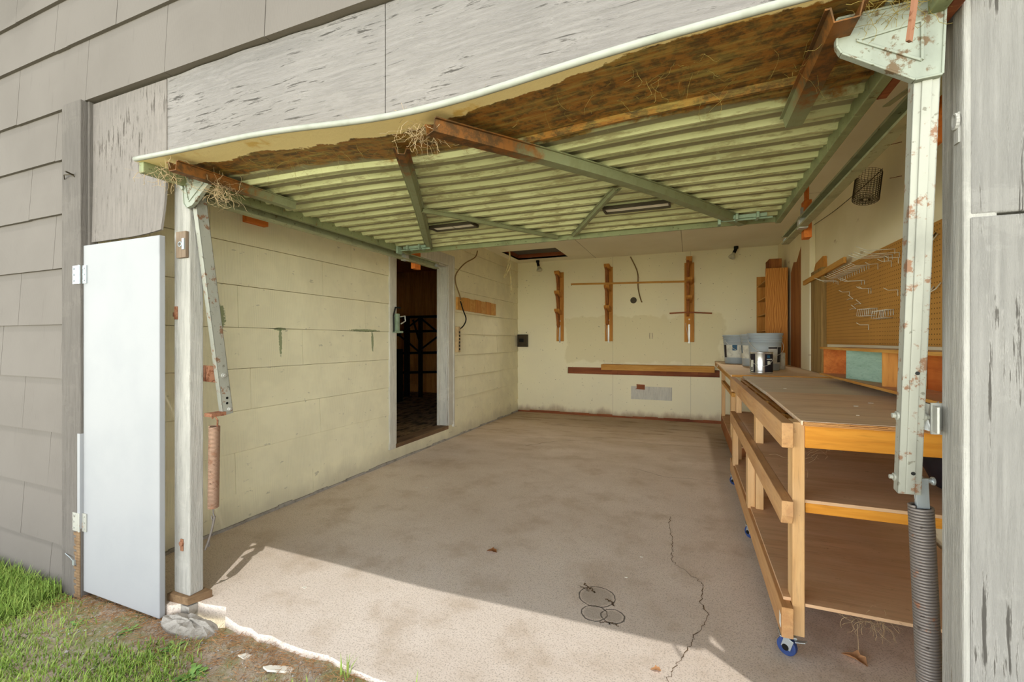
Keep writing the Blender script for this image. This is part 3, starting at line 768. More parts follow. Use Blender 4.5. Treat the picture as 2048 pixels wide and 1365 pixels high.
m.box(-2.19, -2.115, 1.386, 1.392, 1.01, 1.085)
tag(m.build('pivot_bracket', 'rust', bevel=.002), 'rusty pivot bracket holding the left door arm to the post', 'bracket')
ra = thing('lift_arm', (.50, 1.40, .83), 'white steel lift arm with rust specks in front of the workbench at right', 'arm')
m = MB(); b0 = Vector((.472, 1.225, 1.79)); b1 = Vector((.500, 1.385, .825)); m.chan(b0, b1, .046, .026, .003, (0, -1, 0))
m.build('arm_channel', 'arm_metal', ra, bevel=.001)
MB().bar(b0+Vector((.0, -.0145, 0)), b1+Vector((.0, -.0145, 0)), .018, .004, (0, -1, 0)).build('arm_rib', 'arm_metal', ra, bevel=.0015)
pv = b0.lerp(b1, .80)
bolt(pv+Vector((-.023, 0, 0)), (-1, 0, 0), ra, .011, 'arm_metal'); bolt(b1+Vector((-.023, 0, .035)), (-1, 0, 0), ra, .010, 'arm_metal')
bolt(pv+Vector((.023, 0, 0)), (1, 0, 0), ra, .011, 'arm_metal')
for t in (.69, .945): q = b0.lerp(b1, t); MB().cyl(q+Vector((.004, -.0128, 0)), q+Vector((.004, -.0178, 0)), .0045, n=10).build('bolt_hole', 'black', ra)
br = thing('pivot_bracket', (.54, 1.36, .98), 'crumpled galvanised pivot bracket between the right door arm and the jamb', 'bracket')
z0 = pv.z
m = MB(); n = 8; V = []
for i in range(n+1):
    t = i/n; x = .512+t*.045; y_ = 1.352+.004*math.sin(t*9)
    hh = .036-.010*(1-t)**2; V += [(x-.008+.0*t, y_-.012*(1-t), z0+hh+.004*math.sin(t*7)), (x-.006, y_+.010, z0+.002), (x-.004*(1-t), y_-.008*(1-t), z0-hh)]
F = []
for i in range(n):
    for j in range(2): F.append((3*i+j, 3*i+3+j, 3*i+4+j, 3*i+1+j))
m.add(V, F)
m.box(.528, .60, 1.337, 1.343, z0-.038, z0+.036).bar((.526, 1.30, z0), (.532, 1.343, z0), .004, .06)
m.build('plate', 'galv', br)
def coil(p0, p1, r, wr, turns):
    p0, p1 = Vector(p0), Vector(p1); d = (p1-p0).normalized(); a = d.orthogonal().normalized(); b = d.cross(a)
    N = turns*14; return [p0.lerp(p1, i/N)+(a*math.cos(2*math.pi*i/14)+b*math.sin(2*math.pi*i/14))*r for i in range(N+1)]
ls = thing('door_spring', (-2.08, 1.42, .41), 'brown rusty coil spring hanging below the left door arm', 'spring')
c0, c1 = Vector((-2.07, 1.405, .80)), Vector((-2.085, 1.41, .415))
MB().tube(coil(c0, c1, .021, .003, 62), .0030, 5).build('coil', 'rust_spring', ls, smooth=True)
MB().tube([c0+Vector((.02, 0, 0)), c0+Vector((.022, 0, .03)), c0+Vector((0, .0, .05)), c0+Vector((-.015, 0, .035))], .0035).box(-2.11, -2.06, 1.385, 1.455, .845, .862).build('upper_hook', 'rust', ls)
MB().tube([c1+Vector((.0, 0, 0)), c1+Vector((0, 0, -.03)), c1+Vector((.01, 0, -.045)), c1+Vector((-.005, 0, -.06)), c1+Vector((-.012, 0, -.04))], .0035).tube([c1+Vector((.01, 0, -.04)), c1+Vector((-.005, -.005, -.11)), c1+Vector((-.02, -.01, -.16)), c1+Vector((-.035, -.015, -.2))], .005).tube([c1+Vector((-.01, 0, -.13)), c1+Vector((-.03, 0, -.15)), c1+Vector((-.03, 0, -.19))], .004).build('chain_hook', 'grey_spring', ls)
rs = thing('door_spring', (.55, 1.40, .28), 'thick grey-brown coil spring hanging below the right door arm by the jamb', 'spring')
c0, c1 = Vector((.533, 1.402, .79)), Vector((.552, 1.400, .28))
MB().tube(coil(c0, c1, .0225, .004, 70), .0036, 6).build('coil', 'grey_spring', rs, smooth=True)
m = MB().bar((.528, 1.385, .862), (.535, 1.395, .785), .026, .005, (0, -1, 0)).bar((.528, 1.405, .862), (.535, 1.410, .785), .02, .005, (0, -1, 0))
m.cyl((.508, 1.393, .856), (.556, 1.393, .856), .006, n=10).cyl((.55, 1.393, .856), (.556, 1.393, .856), .010, n=12)
m.build('clevis', 'zinc', rs, bevel=.001)
MB().tube([c1+Vector((.02, 0, 0)), c1+Vector((.0, 0, -.04)), c1+Vector((.0, 0, -.27))], .004).build('lower_hook', 'grey_spring', rs)
# tracks
for (xx, lab) in ((-2.19, 'long steel door track above the left side of the opening'), (.615, 'long steel door track along the right side above the workbench')):
    t = thing('door_track', (xx, 2.5, 1.88), lab, 'track')
    m = MB(); y0, y1 = 1.42, 3.57
    sg = 1 if xx < 0 else -1
    sec = [(-.022, -.028), (.022, -.028), (.022, -.018), (.019, -.018), (.019, -.025), (-.019, -.025), (-.019, .025), (.019, .025), (.019, .018), (.022, .018), (.022, .028), (-.022, .028)]
    V = []
    for yy in (y0, y1):
        for (a, b) in sec: V.append((xx+sg*a, yy, 1.90+b))
    k = len(sec); m.add(V, [(j, k+j, k+(j+1) % k, (j+1) % k) for j in range(k)]+[tuple(range(k)), tuple(range(2*k-1, k-1, -1))])
    m.build('channel', 'track_metal', t)
    MB().box(xx-.024-.004*sg, xx+.024-.004*sg, 3.05, 3.10, 1.866, 1.935).box(xx-.006, xx+.006, 3.06, 3.09, 1.93, 1.99).build('splice_plate', 'galv', t, bevel=.002)
    MB().cyl((xx+.0*sg, y1-.02, 1.90), (xx+.0*sg, y1+.005, 1.90), .014, n=12).build('roller', 'galv', t)
    MB().bar((xx-.02*sg, y0+.03, 1.93), (xx-.02*sg, y0+.5, 2.02), .02, .004).build('hanger', 'track_metal', t)
# hanger blocks: wall blocks holding the tracks
for (x0, x1, y0, y1, z0, z1, lab) in ((XL+.006, XL+.05, 2.04, 2.20, 1.985, 2.035, 'orange wood block on the left wall near the garage opening'),
        (-2.25, -2.21, 3.24, 3.33, 1.83, 1.99, 'orange wood block hanging at the left track over the doorway'),
        (.645, .685, 3.16, 3.24, 1.83, 2.06, 'orange wood block carrying the far end of the right track'),
        (.645, .685, 1.66, 1.74, 1.78, 2.06, 'orange wood block behind the head of the right door arm')):
    b_ = MB().box(x0, x1, y0, y1, z0, z1)
    if x0 > -2.5: b_.box(x0+.01, x1-.01, y0+.02, y1-.02, z1, ZC)
    tag(b_.build('hanger_block', 'orange_block', bevel=.003), lab, 'wood block')
# rusty angle along the right of the door plus hanging stick, dark corner piece
tag(MB().bar((.42, 1.08, 2.02), (.400, 1.10, 1.79), .012, .006).build('metal_strip', 'rust'), 'rusty torn metal strip dangling in front of the right gusset plate', 'metal strip')
m = MB().box(.505, .53, 1.14, 1.60, 1.905, 1.94)
tag(m.build('weather_strip', 'red_x', bevel=.003), 'dark rotten strip between the door edge and the right jamb', 'strip')
# hasps
h1 = thing('hasp_block', (-2.09, 1.32, 1.60), 'weathered wooden block with a zinc hasp on the white left post', 'hasp')
MB().box(-2.185, -2.118, 1.306, 1.321, 1.58, 1.70).build('backing_board', 'grey_wood', h1, bevel=.002)
m = MB().box(-2.135, -2.12, 1.300, 1.306, 1.615, 1.665)
for i in range(16):
    a, b = 2*math.pi*i/16, 2*math.pi*(i+1)/16
    m.bar((-2.148+.012*math.cos(a), 1.302, 1.64+.010*math.sin(a)), (-2.148+.012*math.cos(b), 1.302, 1.64+.010*math.sin(b)), .004, .006, (0, 1, 0))
m.build('staple', 'zinc', h1)
h2 = thing('hasp_staple', (.53, 1.24, 1.66), 'small painted hasp ring on the right jamb', 'hasp')
m = MB().box(.531, .535, 1.232, 1.250, 1.625, 1.69)
for i in range(16):
    a, b = 2*math.pi*i/16, 2*math.pi*(i+1)/16
    m.bar((.529, 1.238+.010*math.cos(a), 1.672+.016*math.sin(a)), (.529, 1.238+.010*math.cos(b), 1.672+.016*math.sin(b)), .004, .006, (1, 0, 0))
m.build('ring', 'post_paint', h2)
h3 = MB().box(-2.262, -2.20, 1.338, 1.342, 1.315, 1.335).box(-2.215, -2.195, 1.316, 1.321, 1.30, 1.36)
tag(h3.build('strap_hinge', 'rust', bevel=.001), 'rusty strap hinge between the white door panel and the post', 'hinge')
# screw rusted into the post
tag(MB().cyl((-2.165, 1.322, .27), (-2.165, 1.312, .27), .012, n=12).box(-2.175, -2.155, 1.317, 1.3215, .235, .29).build('rusty_bolt', 'rust', bevel=.002), 'rusty bolt head low on the left jamb post', 'bolt')

# ================================================================== BENCHES
def leg(par, x0, x1, y0, y1, z0, z1): return MB().box(x0, x1, y0, y1, z0, z1).build('leg', 'bench_2x4', par, bevel=.003)
def caster(x, y, par, ang, brake=True):
    c = Vector((x, y, .034)); d = Vector((math.cos(ang), math.sin(ang), 0)); ax = Vector((-d.y, d.x, 0))
    m = MB().box(x-.028, x+.028, y-.028, y+.028, .078, .083).cyl((x, y, .070), (x, y, .079), .02, n=16)
    for s_ in (-1, 1): m.bar(c+ax*s_*.015-d*.012+Vector((0, 0, .036)), c+ax*s_*.015+Vector((0, 0, -.004)), .004, .034, d)
    m.bar(c-d*.014+ax*0+Vector((0, 0, .036)), c+d*.02+Vector((0, 0, .036)), .034, .005)
    if brake: m.bar(c-d*.03+Vector((0, 0, .03)), c-d*.065+Vector((0, 0, .045)), .02, .003)
    f = m.build('caster', 'zinc', par, bevel=.001)
    MB().cyl(c-ax*.011, c+ax*.011, .034, n=28).build('wheel', 'wheel_blue', f, bevel=.004)
    MB().cyl(c-ax*.018, c+ax*.018, .012, n=14).build('hub', 'black', f)
wb = thing('workbench', (.7, 3.1, 0), 'long rolling wooden workbench with two lower shelves, nearest on the right', 'workbench')
BY0, BY1 = 1.92, 4.22
m = MB().box(.320, .358, BY0, BY1, .800, .893)
m.build('front_rail', 'bench_rail', wb, bevel=.003)
m = MB().box(.40, 1.09, 1.945, 1.983, .800, .885); m.build('end_apron', 'bench_apron', wb, bevel=.003)
m = MB().box(.40, 1.09, BY1-.04, BY1, .800, .885).box(1.07, 1.108, 1.945, BY1, .80, .885); m.build('back_frame', 'bench_2x4', wb, bevel=.003)
m = MB()
for yy in (2.3, 2.75, 3.2, 3.65): m.box(.358, .43, yy, yy+.04, .815, .872)
m.box(.395, .43, 1.99, BY1-.05, .80, .872)
m.build('rail_spacer', 'pine_x', wb, bevel=.002)
m = MB()
# plywood sheets with frayed plies at the near edge
m.prism([(.385, 1.935), (.408, 1.925), (1.105, 1.922), (1.105, 2.96), (.412, 2.96)], 'Z', .886, .903)
m.build('top_sheet', 'ply_top', wb, bevel=.001)
m = MB()
for k in range(5):
    x = .39
    while x < 1.1:
        L = R(.03, .12); m.box(x, min(x+L, 1.105), 1.915-R(0, .008), 1.94, .8865+k*.0031, .8865+k*.0031+.0022); x += L
m.build('frayed_plies', 'ply_edge', wb)
MB().prism([(.412, 2.964), (1.105, 2.964), (1.105, BY1), (.415, BY1)], 'Z', .886, .902).build('top_sheet', 'ply_grey', wb, bevel=.001)
# legs
leg(wb, .360, .400, 1.950, 2.039, .085, .893); leg(wb, .360, .400, 2.95, 3.04, .085, .80); leg(wb, .360, .400, 4.13, 4.22, .085, .80)
leg(wb, .320, .359, 2.98, 3.07, .20, .512); leg(wb, .320, .359, 3.95, 4.04, .20, .512)
leg(wb, 1.070, 1.109, 1.955, 2.045, .085, .80); leg(wb, 1.070, 1.109, 4.13, 4.22, .085, .80); leg(wb, 1.065, 1.105, 3.06, 3.15, .085, .80)
# mid shelf
m = MB().prism([(BY0, .545), (BY0+.02, .510), (BY1, .510), (BY1, .600), (BY0, .600)], 'X', .3195, .3585); m.build('shelf_rail', 'bench_rail', wb, bevel=.003)
MB().box(.360, 1.105, 2.04, BY1, .588, .600).box(.402, 1.105, 1.965, 2.04, .588, .600).box(.3585, .36, BY0+.03, BY1, .588, .600).build('shelf_board', 'ply_dusty', wb)
for yy in (1.968, 4.0): MB().box(.405, 1.09, yy, yy+.037, .550, .587).build('shelf_cleat', 'bench_apron', wb, bevel=.002)
# bottom shelf
m = MB().box(.3195, .3585, BY0, BY1, .086, .200); m.build('shelf_rail', 'bench_rail', wb, bevel=.003)
MB().box(.360, 1.105, 2.04, BY1, .200, .212).box(.402, 1.105, 1.955, 2.04, .200, .212).box(.335, .36, BY0+.06, BY1, .200, .212).build('shelf_board', 'ply_dusty', wb)
for yy in (2.3, 3.6): MB().box(.42, 1.09, yy, yy+.04, .12, .199).build('shelf_cleat', 'bench_2x4', wb, bevel=.002)
caster(.345, 1.965, wb, 2.6); caster(.34, 3.05, wb, 2.2); caster(.34, 4.12, wb, 2.4); caster(1.07, 2.0, wb, 1.2); caster(1.07, 4.12, wb, 1.2)
MB().box(.3185, .3195, 1.935, 1.965, .115, .165).build('tag', 'chip', wb)
# rear bench
rb = thing('workbench', (.7, 5.6, 0), 'further rolling bench in the back corner carrying the buckets', 'workbench')
MB().box(.33, 1.105, 4.27, 7.03, .890, .908).build('tabletop', 'ply_top', rb, bevel=.002)
MB().box(.335, 1.10, 4.262, 4.27, .886, .908).build('edge_strip', 'pine_x', rb)
MB().box(.335, .372, 4.35, 7.02, .845, .889).build('front_rail', 'pine_y', rb, bevel=.003)
leg(rb, .375, .415, 6.20, 6.29, .25, .889); leg(rb, .375, .415, 4.85, 4.94, .25, .889); leg(rb, 1.05, 1.09, 6.2, 6.29, .25, .889); leg(rb, 1.05, 1.09, 4.85, 4.94, .25, .889)
MB().box(.375, 1.09, 4.45, 6.35, .238, .25).build('shelf_board', 'ply_dusty', rb)
MB().box(.375, .413, 4.45, 6.35, .085, .238).box(.413, 1.09, 4.45, 4.49, .085, .238).box(.413, 1.09, 6.31, 6.35, .085, .238).build('shelf_frame', 'red_z', rb, bevel=.003)
MB().box(.374, .410, 4.75, 6.3, .66, .70).build('side_rail', 'pine_y', rb, bevel=.002)
caster(.42, 6.28, rb, 2.0); caster(.42, 4.6, rb, 2.3); caster(1.05, 6.28, rb, 2.0); caster(1.05, 4.6, rb, 2.0)
MB().box(.3285, .3345, 6.4, 6.44, .862, .885).build('sticker', 'chip', rb)
# trough along the back wall
tr = thing('wall_tray', (-.45, 6.98, .75), 'long shallow pine tray fixed along the back wall above the slot', 'tray')
MB().box(-1.285, .326, 6.91, 6.948, .750, .835).build('front_board', 'pine_x', tr, bevel=.003)
MB().box(-1.285, .326, 7.03, 7.066, .785, .835).build('back_board', 'pine_x', tr, bevel=.003)
for xx in (-1.283, -.95, -.6, -.25, .05): MB().box(xx, xx+.03, 6.949, 7.029, .79, .825).build('divider', 'pine_y', tr, bevel=.002)
# wall cubby shelf under pegboard
cb = thing('cubby_shelf', (1.03, 3.1, .95), 'open orange plywood cubby shelf fixed to the right wall under the pegboard', 'shelf')
CY0, CY1 = 2.0, 3.98
MB().box(.925, 1.125, CY0, CY1+.04, 1.142, 1.155).build('top_board', 'ply_top', cb, bevel=.001)
MB().box(.925, 1.125, CY0, CY1+.04, .944, .957).build('bottom_board', 'ply_dusty', cb, bevel=.001)
MB().box(.920, .925, CY0, CY1+.04, 1.140, 1.156).box(.920, .925, CY0, CY1+.04, .943, .957).build('front_edging', 'pine_y', cb)
MB().box(1.113, 1.125, CY0, CY1, .957, 1.142).build('back_board', 'redwood_y', cb)
MB().box(.935, 1.113, CY1-.012, CY1, .957, 1.142).build('end_board', 'redwood_y', cb)
MB().bar((.955, 2.93, 1.05), (1.112, 2.98, 1.05), .013, .185).bar((.955, 2.93, 1.05), (1.112, 2.86, 1.05), .013, .185).build('divider', 'pine_z', cb)
MB().bar((.945, 3.47, 1.05), (1.10, 3.03, 1.045), .014, .182).build('painted_panel', 'teal_ply', cb, label='turquoise painted panel')
m = MB().cyl((1.113, 2.42, 1.02), (1.111, 2.42, 1.02), .034, n=24); m.build('knot', 'dark_steel', cb)
MB().box(1.045, 1.128, 2.2, 3.95, .90, .944).build('cleat', 'grey_wood', cb)
# pegboard + hooks
pb = MB().box(1.118, 1.126, 2.30, 4.66, 1.172, 1.785)
tag(pb.build('pegboard', 'pegboard', origin=(1.12, 3.5, 1.17)), 'large brown perforated pegboard on the right wall', 'pegboard')
c_, s_ = math.cos(TH), math.sin(TH)
def ray(px, py):
    a = (px-1024)/885.; return Vector((a*c_-s_, a*s_+c_, (682.5-py)/885.))
def onX(px, py, X):
    r = ray(px, py); d = X/r.x; return Vector((X, r.y*d, 1.2+r.z*d))
def onY(px, py, Y):
    r = ray(px, py); d = Y/r.y; return Vector((r.x*d, Y, 1.2+r.z*d))
def hook(p, length, drop, lab, grp, name='pegboard_hook'):
    p = Vector(p); q = [p+Vector((-.001, 0, 0)), p+Vector((-.012, 0, 0)), p+Vector((-length*.7, 0, -.0)), p+Vector((-length, 0, .006+.12*length))]
    m = MB().tube(q, .0020, 5).tube([p+Vector((-.003, 0, 0)), p+Vector((-.003, 0, -drop))], .0020, 5)
    o = m.build(name, 'steel', smooth=True, origin=p); tag(o, lab, 'hook', grp)
for (px_, py_) in ((1778, 512), (1791, 498), (1800, 505), (1770, 515), (1786, 509)):
    hook(onX(px_, py_, 1.117), .19, .03, 'long steel hook at the top of the pegboard left of the right door arm', 'long pegboard hooks')
for i in range(13):
    t = i/12; hook(onX(1682+57*t, 556-26*t, 1.117), .11, .028, 'steel hook in the slanting row high on the pegboard', 'row of pegboard hooks')
for (px_, py_) in ((1668, 560), (1673, 561), (1677, 563), (1724, 562), (1730, 561)):
    hook(onX(px_, py_, 1.117), .14, .028, 'steel hook at the far upper part of the pegboard', 'far pegboard hooks')
for (px_, py_) in ((1700, 584), (1743, 577), (1738, 577), (1797, 580), (1738, 650), (1757, 528), (1784, 522), (1798, 515)):
    hook(onX(px_, py_, 1.117), .07, .035, 'single short steel hook in the middle of the pegboard', 'scattered pegboard hooks')
def loop(p, lab, grp):
    p = Vector(p); m = MB().tube([p, p+Vector((-.045, 0, 0)), p+Vector((-.05, 0, -.045)), p+Vector((-.005, 0, -.05))], .0018, 5).tube([p+Vector((-.003, .0, .0)), p+Vector((-.003, 0, -.035))], .002, 5)
    tag(m.build('tool_clip', 'steel', smooth=True, origin=p), lab, 'hook', grp)
for i in range(7): loop(onX(1731+4.0*i, 619-.4*i, 1.117), 'bright wire clip in the left cluster on the pegboard', 'left cluster of wire clips')
for i in range(6): loop(onX(1762+5.2*i, 623-.8*i, 1.117), 'bright wire clip in the right cluster on the pegboard', 'right cluster of wire clips')
for (px_, py_, k) in ((1706, 598, 'upper'), (1722, 608, 'lower'), (1712, 618, 'lowest')):
    p = onX(px_, py_, 1.116); tag(MB().tube([p, p+Vector((-.01, .05, .004)), p+Vector((-.01, .1, .0))], .002, 5).tube([p, p+Vector((-.03, 0, .03))], .002, 5).build('wire_clip', 'steel'), k+' bent wire clip left of the bright clip clusters', 'hook')
# big curved hooks right of the arm
for i, (px_, py_) in enumerate(((1862, 560), (1868, 585), (1882, 578), (1872, 478), (1876, 480))):
    p = onX(px_, py_, 1.116)
    m = MB().tube([p+Vector((0, 0, .03)), p+Vector((-.02, 0, .0)), p+Vector((-.05, 0, -.02)), p+Vector((-.08, 0, 0)), p+Vector((-.085, 0, .02))], .003, 6)
    tag(m.build('curved_hook', 'steel' if i != 3 else 'dark_steel', smooth=True), ('curved steel tool hook on the pegboard between the right arm and the jamb'), 'hook', 'curved hooks by the jamb')
# bare posts on the right wall
tag(MB().box(1.085, 1.129, 4.68, 5.05, .91, 1.86).build('bare_post', 'old_post', bevel=.004), 'bare weathered wood post against the right wall beside the pegboard', 'post')
tag(MB().prism([(4.68, 1.86), (5.02, 1.86), (4.95, 1.93), (4.70, 1.96)], 'X', 1.10, 1.129).build('exposed_lath', 'pine_z'), 'patch of exposed brown wood above the bare post', 'board')
tag(MB().bar(onX(1608, 567, 1.07), onX(1690, 520, 1.07), .02, .045).build('wood_batten', 'pine_y', bevel=.002), 'slanting pine batten nailed across the top of the bare post', 'batten')
tag(MB().box(1.08, 1.129, 5.08, 5.44, .91, 2.52).build('painted_stud', 'right_paint', bevel=.003), 'pale painted stud board between the bare post and the red plank', 'board')
tag(MB().prism([(5.48, .91), (6.05, .91), (6.05, 2.0), (5.9, 2.1), (5.75, 2.08), (5.48, 2.25)], 'X', 1.10, 1.129).build('red_plank', 'red_z'), 'reddish brown plank panel on the right wall next to the tall cabinet', 'plank')
# tall shelf cabinet on rear bench
tc_ = thing('tall_cabinet', (1.0, 6.55, .91), 'tall narrow plywood cabinet with open pigeonholes standing on the rear bench', 'cabinet')
MB().box(.86, 1.095, 6.20, 6.215, .909, 2.09).build('side_panel', 'swirl_ply', tc_, bevel=.001)
MB().box(.86, 1.095, 6.975, 6.99, .909, 2.09).build('side_panel', 'pine_z', tc_, bevel=.001)
MB().box(1.083, 1.095, 6.215, 6.975, .909, 2.09).build('back_panel', 'red_z', tc_)
for i in range(6): z = .912+i*.206; MB().box(.862, 1.083, 6.215, 6.975, z, z+.012).build('shelf', 'pine_y', tc_)
tb = MB().box(.93, 1.07, 6.42, 6.437, 2.092, 2.24).box(.93, 1.07, 6.683, 6.70, 2.092, 2.24).box(.93, 1.07, 6.437, 6.683, 2.223, 2.24).box(1.055, 1.07, 6.437, 6.683, 2.092, 2.223)
tag(tb.build('small_box', 'red_z', bevel=.002), 'small brown wooden box on top of the tall cabinet', 'box')

# buckets
def pail(name, x, y, z, lab, r=.152, hh=.37, ang=0, label_at=None, gr=None):
    t = thing(name, (x, y, z), lab, 'bucket', gr)
    rb_ = r*.87
    rr = lambda h_: rb_+(r-rb_)*h_/hh
    pr = [(0, .001), (rb_-.004, .001), (rb_, .006)]
    for (h_, e) in ((.6, 0), (.74, 0), (.745, .007), (.755, .007), (.76, 0), (.80, 0), (.805, .007), (.815, .007), (.82, 0), (.86, 0), (.865, .009), (.88, .009), (.885, .001), (.93, .001), (.935, .009), (.995, .010), (1, .004)):
        pr.append((rr(h_*hh)+e, h_*hh))
    pr += [(r-.006, hh), (r-.010, hh-.01), (rb_-.005, .012), (0, .010)]
    MB().lathe(pr, (x, y, z), 40).build('body', 'pail', t, smooth=True)
    # bail handle, hanging
    e = []; a = ang
    d = Vector((math.cos(a), math.sin(a), 0)); nrm = Vector((math.sin(a), -math.cos(a), 0))
    for i in range(21):
        u = math.pi*i/20; p = Vector((x, y, z+hh*.80))+d*math.cos(u)*(r+.014)+nrm*math.sin(u)*(r+.018)*.9+Vector((0, 0, -math.sin(u)*.15))
        e.append(p)
    MB().tube(e, .0022, 6).build('handle', 'steel', t, smooth=True)
    for s1 in (-1, 1): q = Vector((x, y, z+hh*.80))+d*s1*r; MB().cyl(q, q+d*s1*.014, .016, n=14).build('handle_ear', 'pail', t)
    return t, rr
def wrap(par, x, y, z, rfn, a0, a1, h0, h1, mat, name='label_sheet', off=.0012):
    m = MB(); n = 14; V = []
    for i in range(n+1):
        a = a0+(a1-a0)*i/n
        for h_ in (h0, h1): rr = rfn(h_)+off; V.append((x+rr*math.cos(a), y+rr*math.sin(a), z+h_))
    return m.add(V, [(2*i, 2*i+2, 2*i+3, 2*i+1) for i in range(n)]).build(name, mat, par)
D = math.radians
t, rr = pail('bucket', .70, 5.10, .909, 'front large grey plastic bucket with wire handle on the rear bench', ang=D(20))
wrap(t, .70, 5.10, .909, rr, D(-85), D(-25), .07, .235, 'pail_label'); wrap(t, .70, 5.10, .909, rr, D(-48), D(-25), .08, .23, 'label_dark', 'dark_band', .002)
wrap(t, .70, 5.10, .909, rr, D(-85), D(-50), .215, .23, 'label_dark', 'dark_band', .002)
t, rr = pail('bucket', .555, 6.42, .909, 'left rear grey bucket with white and blue label', ang=D(35))
wrap(t, .555, 6.42, .909, rr, D(-165), D(-60), .08, .24, 'pail_label'); wrap(t, .555, 6.42, .909, rr, D(-112), D(-90), .17, .24, 'label_blue', 'blue_band', .002)
wrap(t, .555, 6.42, .909, rr, D(-165), D(-145), .08, .24, 'label_dark', 'dark_band', .002)
t, rr = pail('bucket', .70, 6.10-.28, .909, 'grey bucket with raised wire handle squeezed between the other two buckets', ang=D(70), r=.15)
wrap(t, .70, 5.82, .909, rr, D(-190), D(-115), .09, .24, 'pail_label'); wrap(t, .70, 5.82, .909, rr, D(-172), D(-160), .15, .24, 'label_blue', 'blue_band', .002)
# paint cans
def can(x, y, z, r, hh, lab, face):
    t = thing('paint_can', (x, y, z), lab, 'paint can')
    pr = [(0, .002), (r-.004, .002), (r, .0), (r+.002, .004), (r, .008), (r, hh-.014), (r+.002, hh-.008), (r+.002, hh-.002), (r-.002, hh), (r-.012, hh-.008), (r-.016, hh-.002), (r-.03, hh-.004), (0, hh-.005)]
    MB().lathe(pr, (x, y, z), 40).build('body', 'tin', t, smooth=True)
    rf = lambda h_: r
    wrap(t, x, y, z, rf, face+D(15), face+D(75), .012, hh-.018, 'label_dark', 'label_band', .001)
    wrap(t, x, y, z, rf, face-D(75), face-D(35), .012, hh-.018, 'label_dark', 'label_band', .001)
    wrap(t, x, y, z, rf, face-D(66), face-D(45), .018, hh*.62, 'pail_label', 'text_panel', .002)
    wrap(t, x, y, z, rf, face-D(60), face-D(50), .025, .055, 'label_dark', 'barcode_block', .003)
    wrap(t, x, y, z, rf, face+D(28), face+D(46), hh*.42, hh*.58, 'pail_label', 'text_panel', .002)
    wrap(t, x, y, z, rf, face+D(24), face+D(60), hh*.64, hh*.68, 'pail_label', 'text_panel', .002)
    wrap(t, x, y, z, rf, face+D(26), face+D(44), hh*.72, hh*.85, 'label_blue', 'blue_band', .002)
    e = [Vector((x+(r+.004)*math.cos(face-D(85)+D(170)*i/16), y+(r+.004)*math.sin(face-D(85)+D(170)*i/16), z+hh*.8-.09*math.sin(math.pi*i/16))) for i in range(17)]
    MB().tube(e, .0016, 5).build('handle', 'steel', t)
    return t
can(.605, 4.60, .909, .092, .192, 'silver and black metal paint can in front of the large bucket', D(-95))
t = thing('white_can', (.86, 5.28, .909), 'small whitish can just right of the large bucket', 'can')
MB().lathe([(0, 0), (.05, 0), (.05, .165), (.046, .17), (0, .168)], (.86, 5.28, .909), 28).build('body', 'pail_label', t, smooth=True)

# lumber brackets on the back wall
def rack(xc, z0, z1, arms, lab, wid=.12):
    t = thing('lumber_bracket', (xc, YB, z0), lab, 'wall bracket', None)
    MB().box(xc-wid/2, xc+wid/2, YB-.02, YB-.0005, z0, z1).build('back_board', 'pine_z', t, bevel=.002)
    for za in arms:
        MB().prism([(YB-.021, za-.24), (YB-.06, za-.22), (YB-.15, za-.02), (YB-.19, za), (YB-.20, za+.045), (YB-.10, za+.025), (YB-.021, za+.02)], 'X', xc-.038, xc+.0).build('arm', 'red_z', t, bevel=.002)
        MB().prism([(YB-.021, za-.03), (YB-.17, za+.0), (YB-.225, za+.03), (YB-.225, za+.06), (YB-.17, za+.05), (YB-.021, za+.035)], 'X', xc-.042, xc+.04).build('arm_rest', 'pine_z', t, bevel=.002)
    m = MB().box(xc-.014, xc+.010, YB-.028, YB-.0205, z0-.02, z0+.26)
    m.tube([(xc-.05, YB-.06, z0+.28), (xc-.01, YB-.05, z0+.02)], .003).build('metal_clip', 'galv', t)
    MB().cyl((xc, YB-.02, z0+.335), (xc, YB-.03, z0+.335), .012, n=12).build('screw_head', 'chip', t)
rack(-1.985, 1.195, 2.33, (1.66, 1.95, 2.27), 'left wooden lumber bracket on the back wall')
rack(-1.19, 1.195, 2.37, (1.69, 2.01, 2.33), 'middle wooden lumber bracket on the back wall, holding the long stick')
rack(-.01, 1.185, 2.36, (1.80, 2.06, 2.36), 'right wooden lumber bracket on the back wall', .135)
tag(MB().bar(onY(1142, 569, 6.99), onY(1385, 563, 6.99), .012, .028).build('long_stick', 'pine_x', bevel=.002), 'long thin pine stick resting across two lumber brackets', 'stick')
m = MB().bar(onY(1339, 627, 6.93), onY(1378, 625, 6.93), .014, .02).bar(onY(1378, 625, 6.93), onY(1424, 627, 6.93), .014, .02)
tag(m.build('short_stick', 'red_x', bevel=.002), 'short dark stick bent across the right lumber bracket', 'stick')
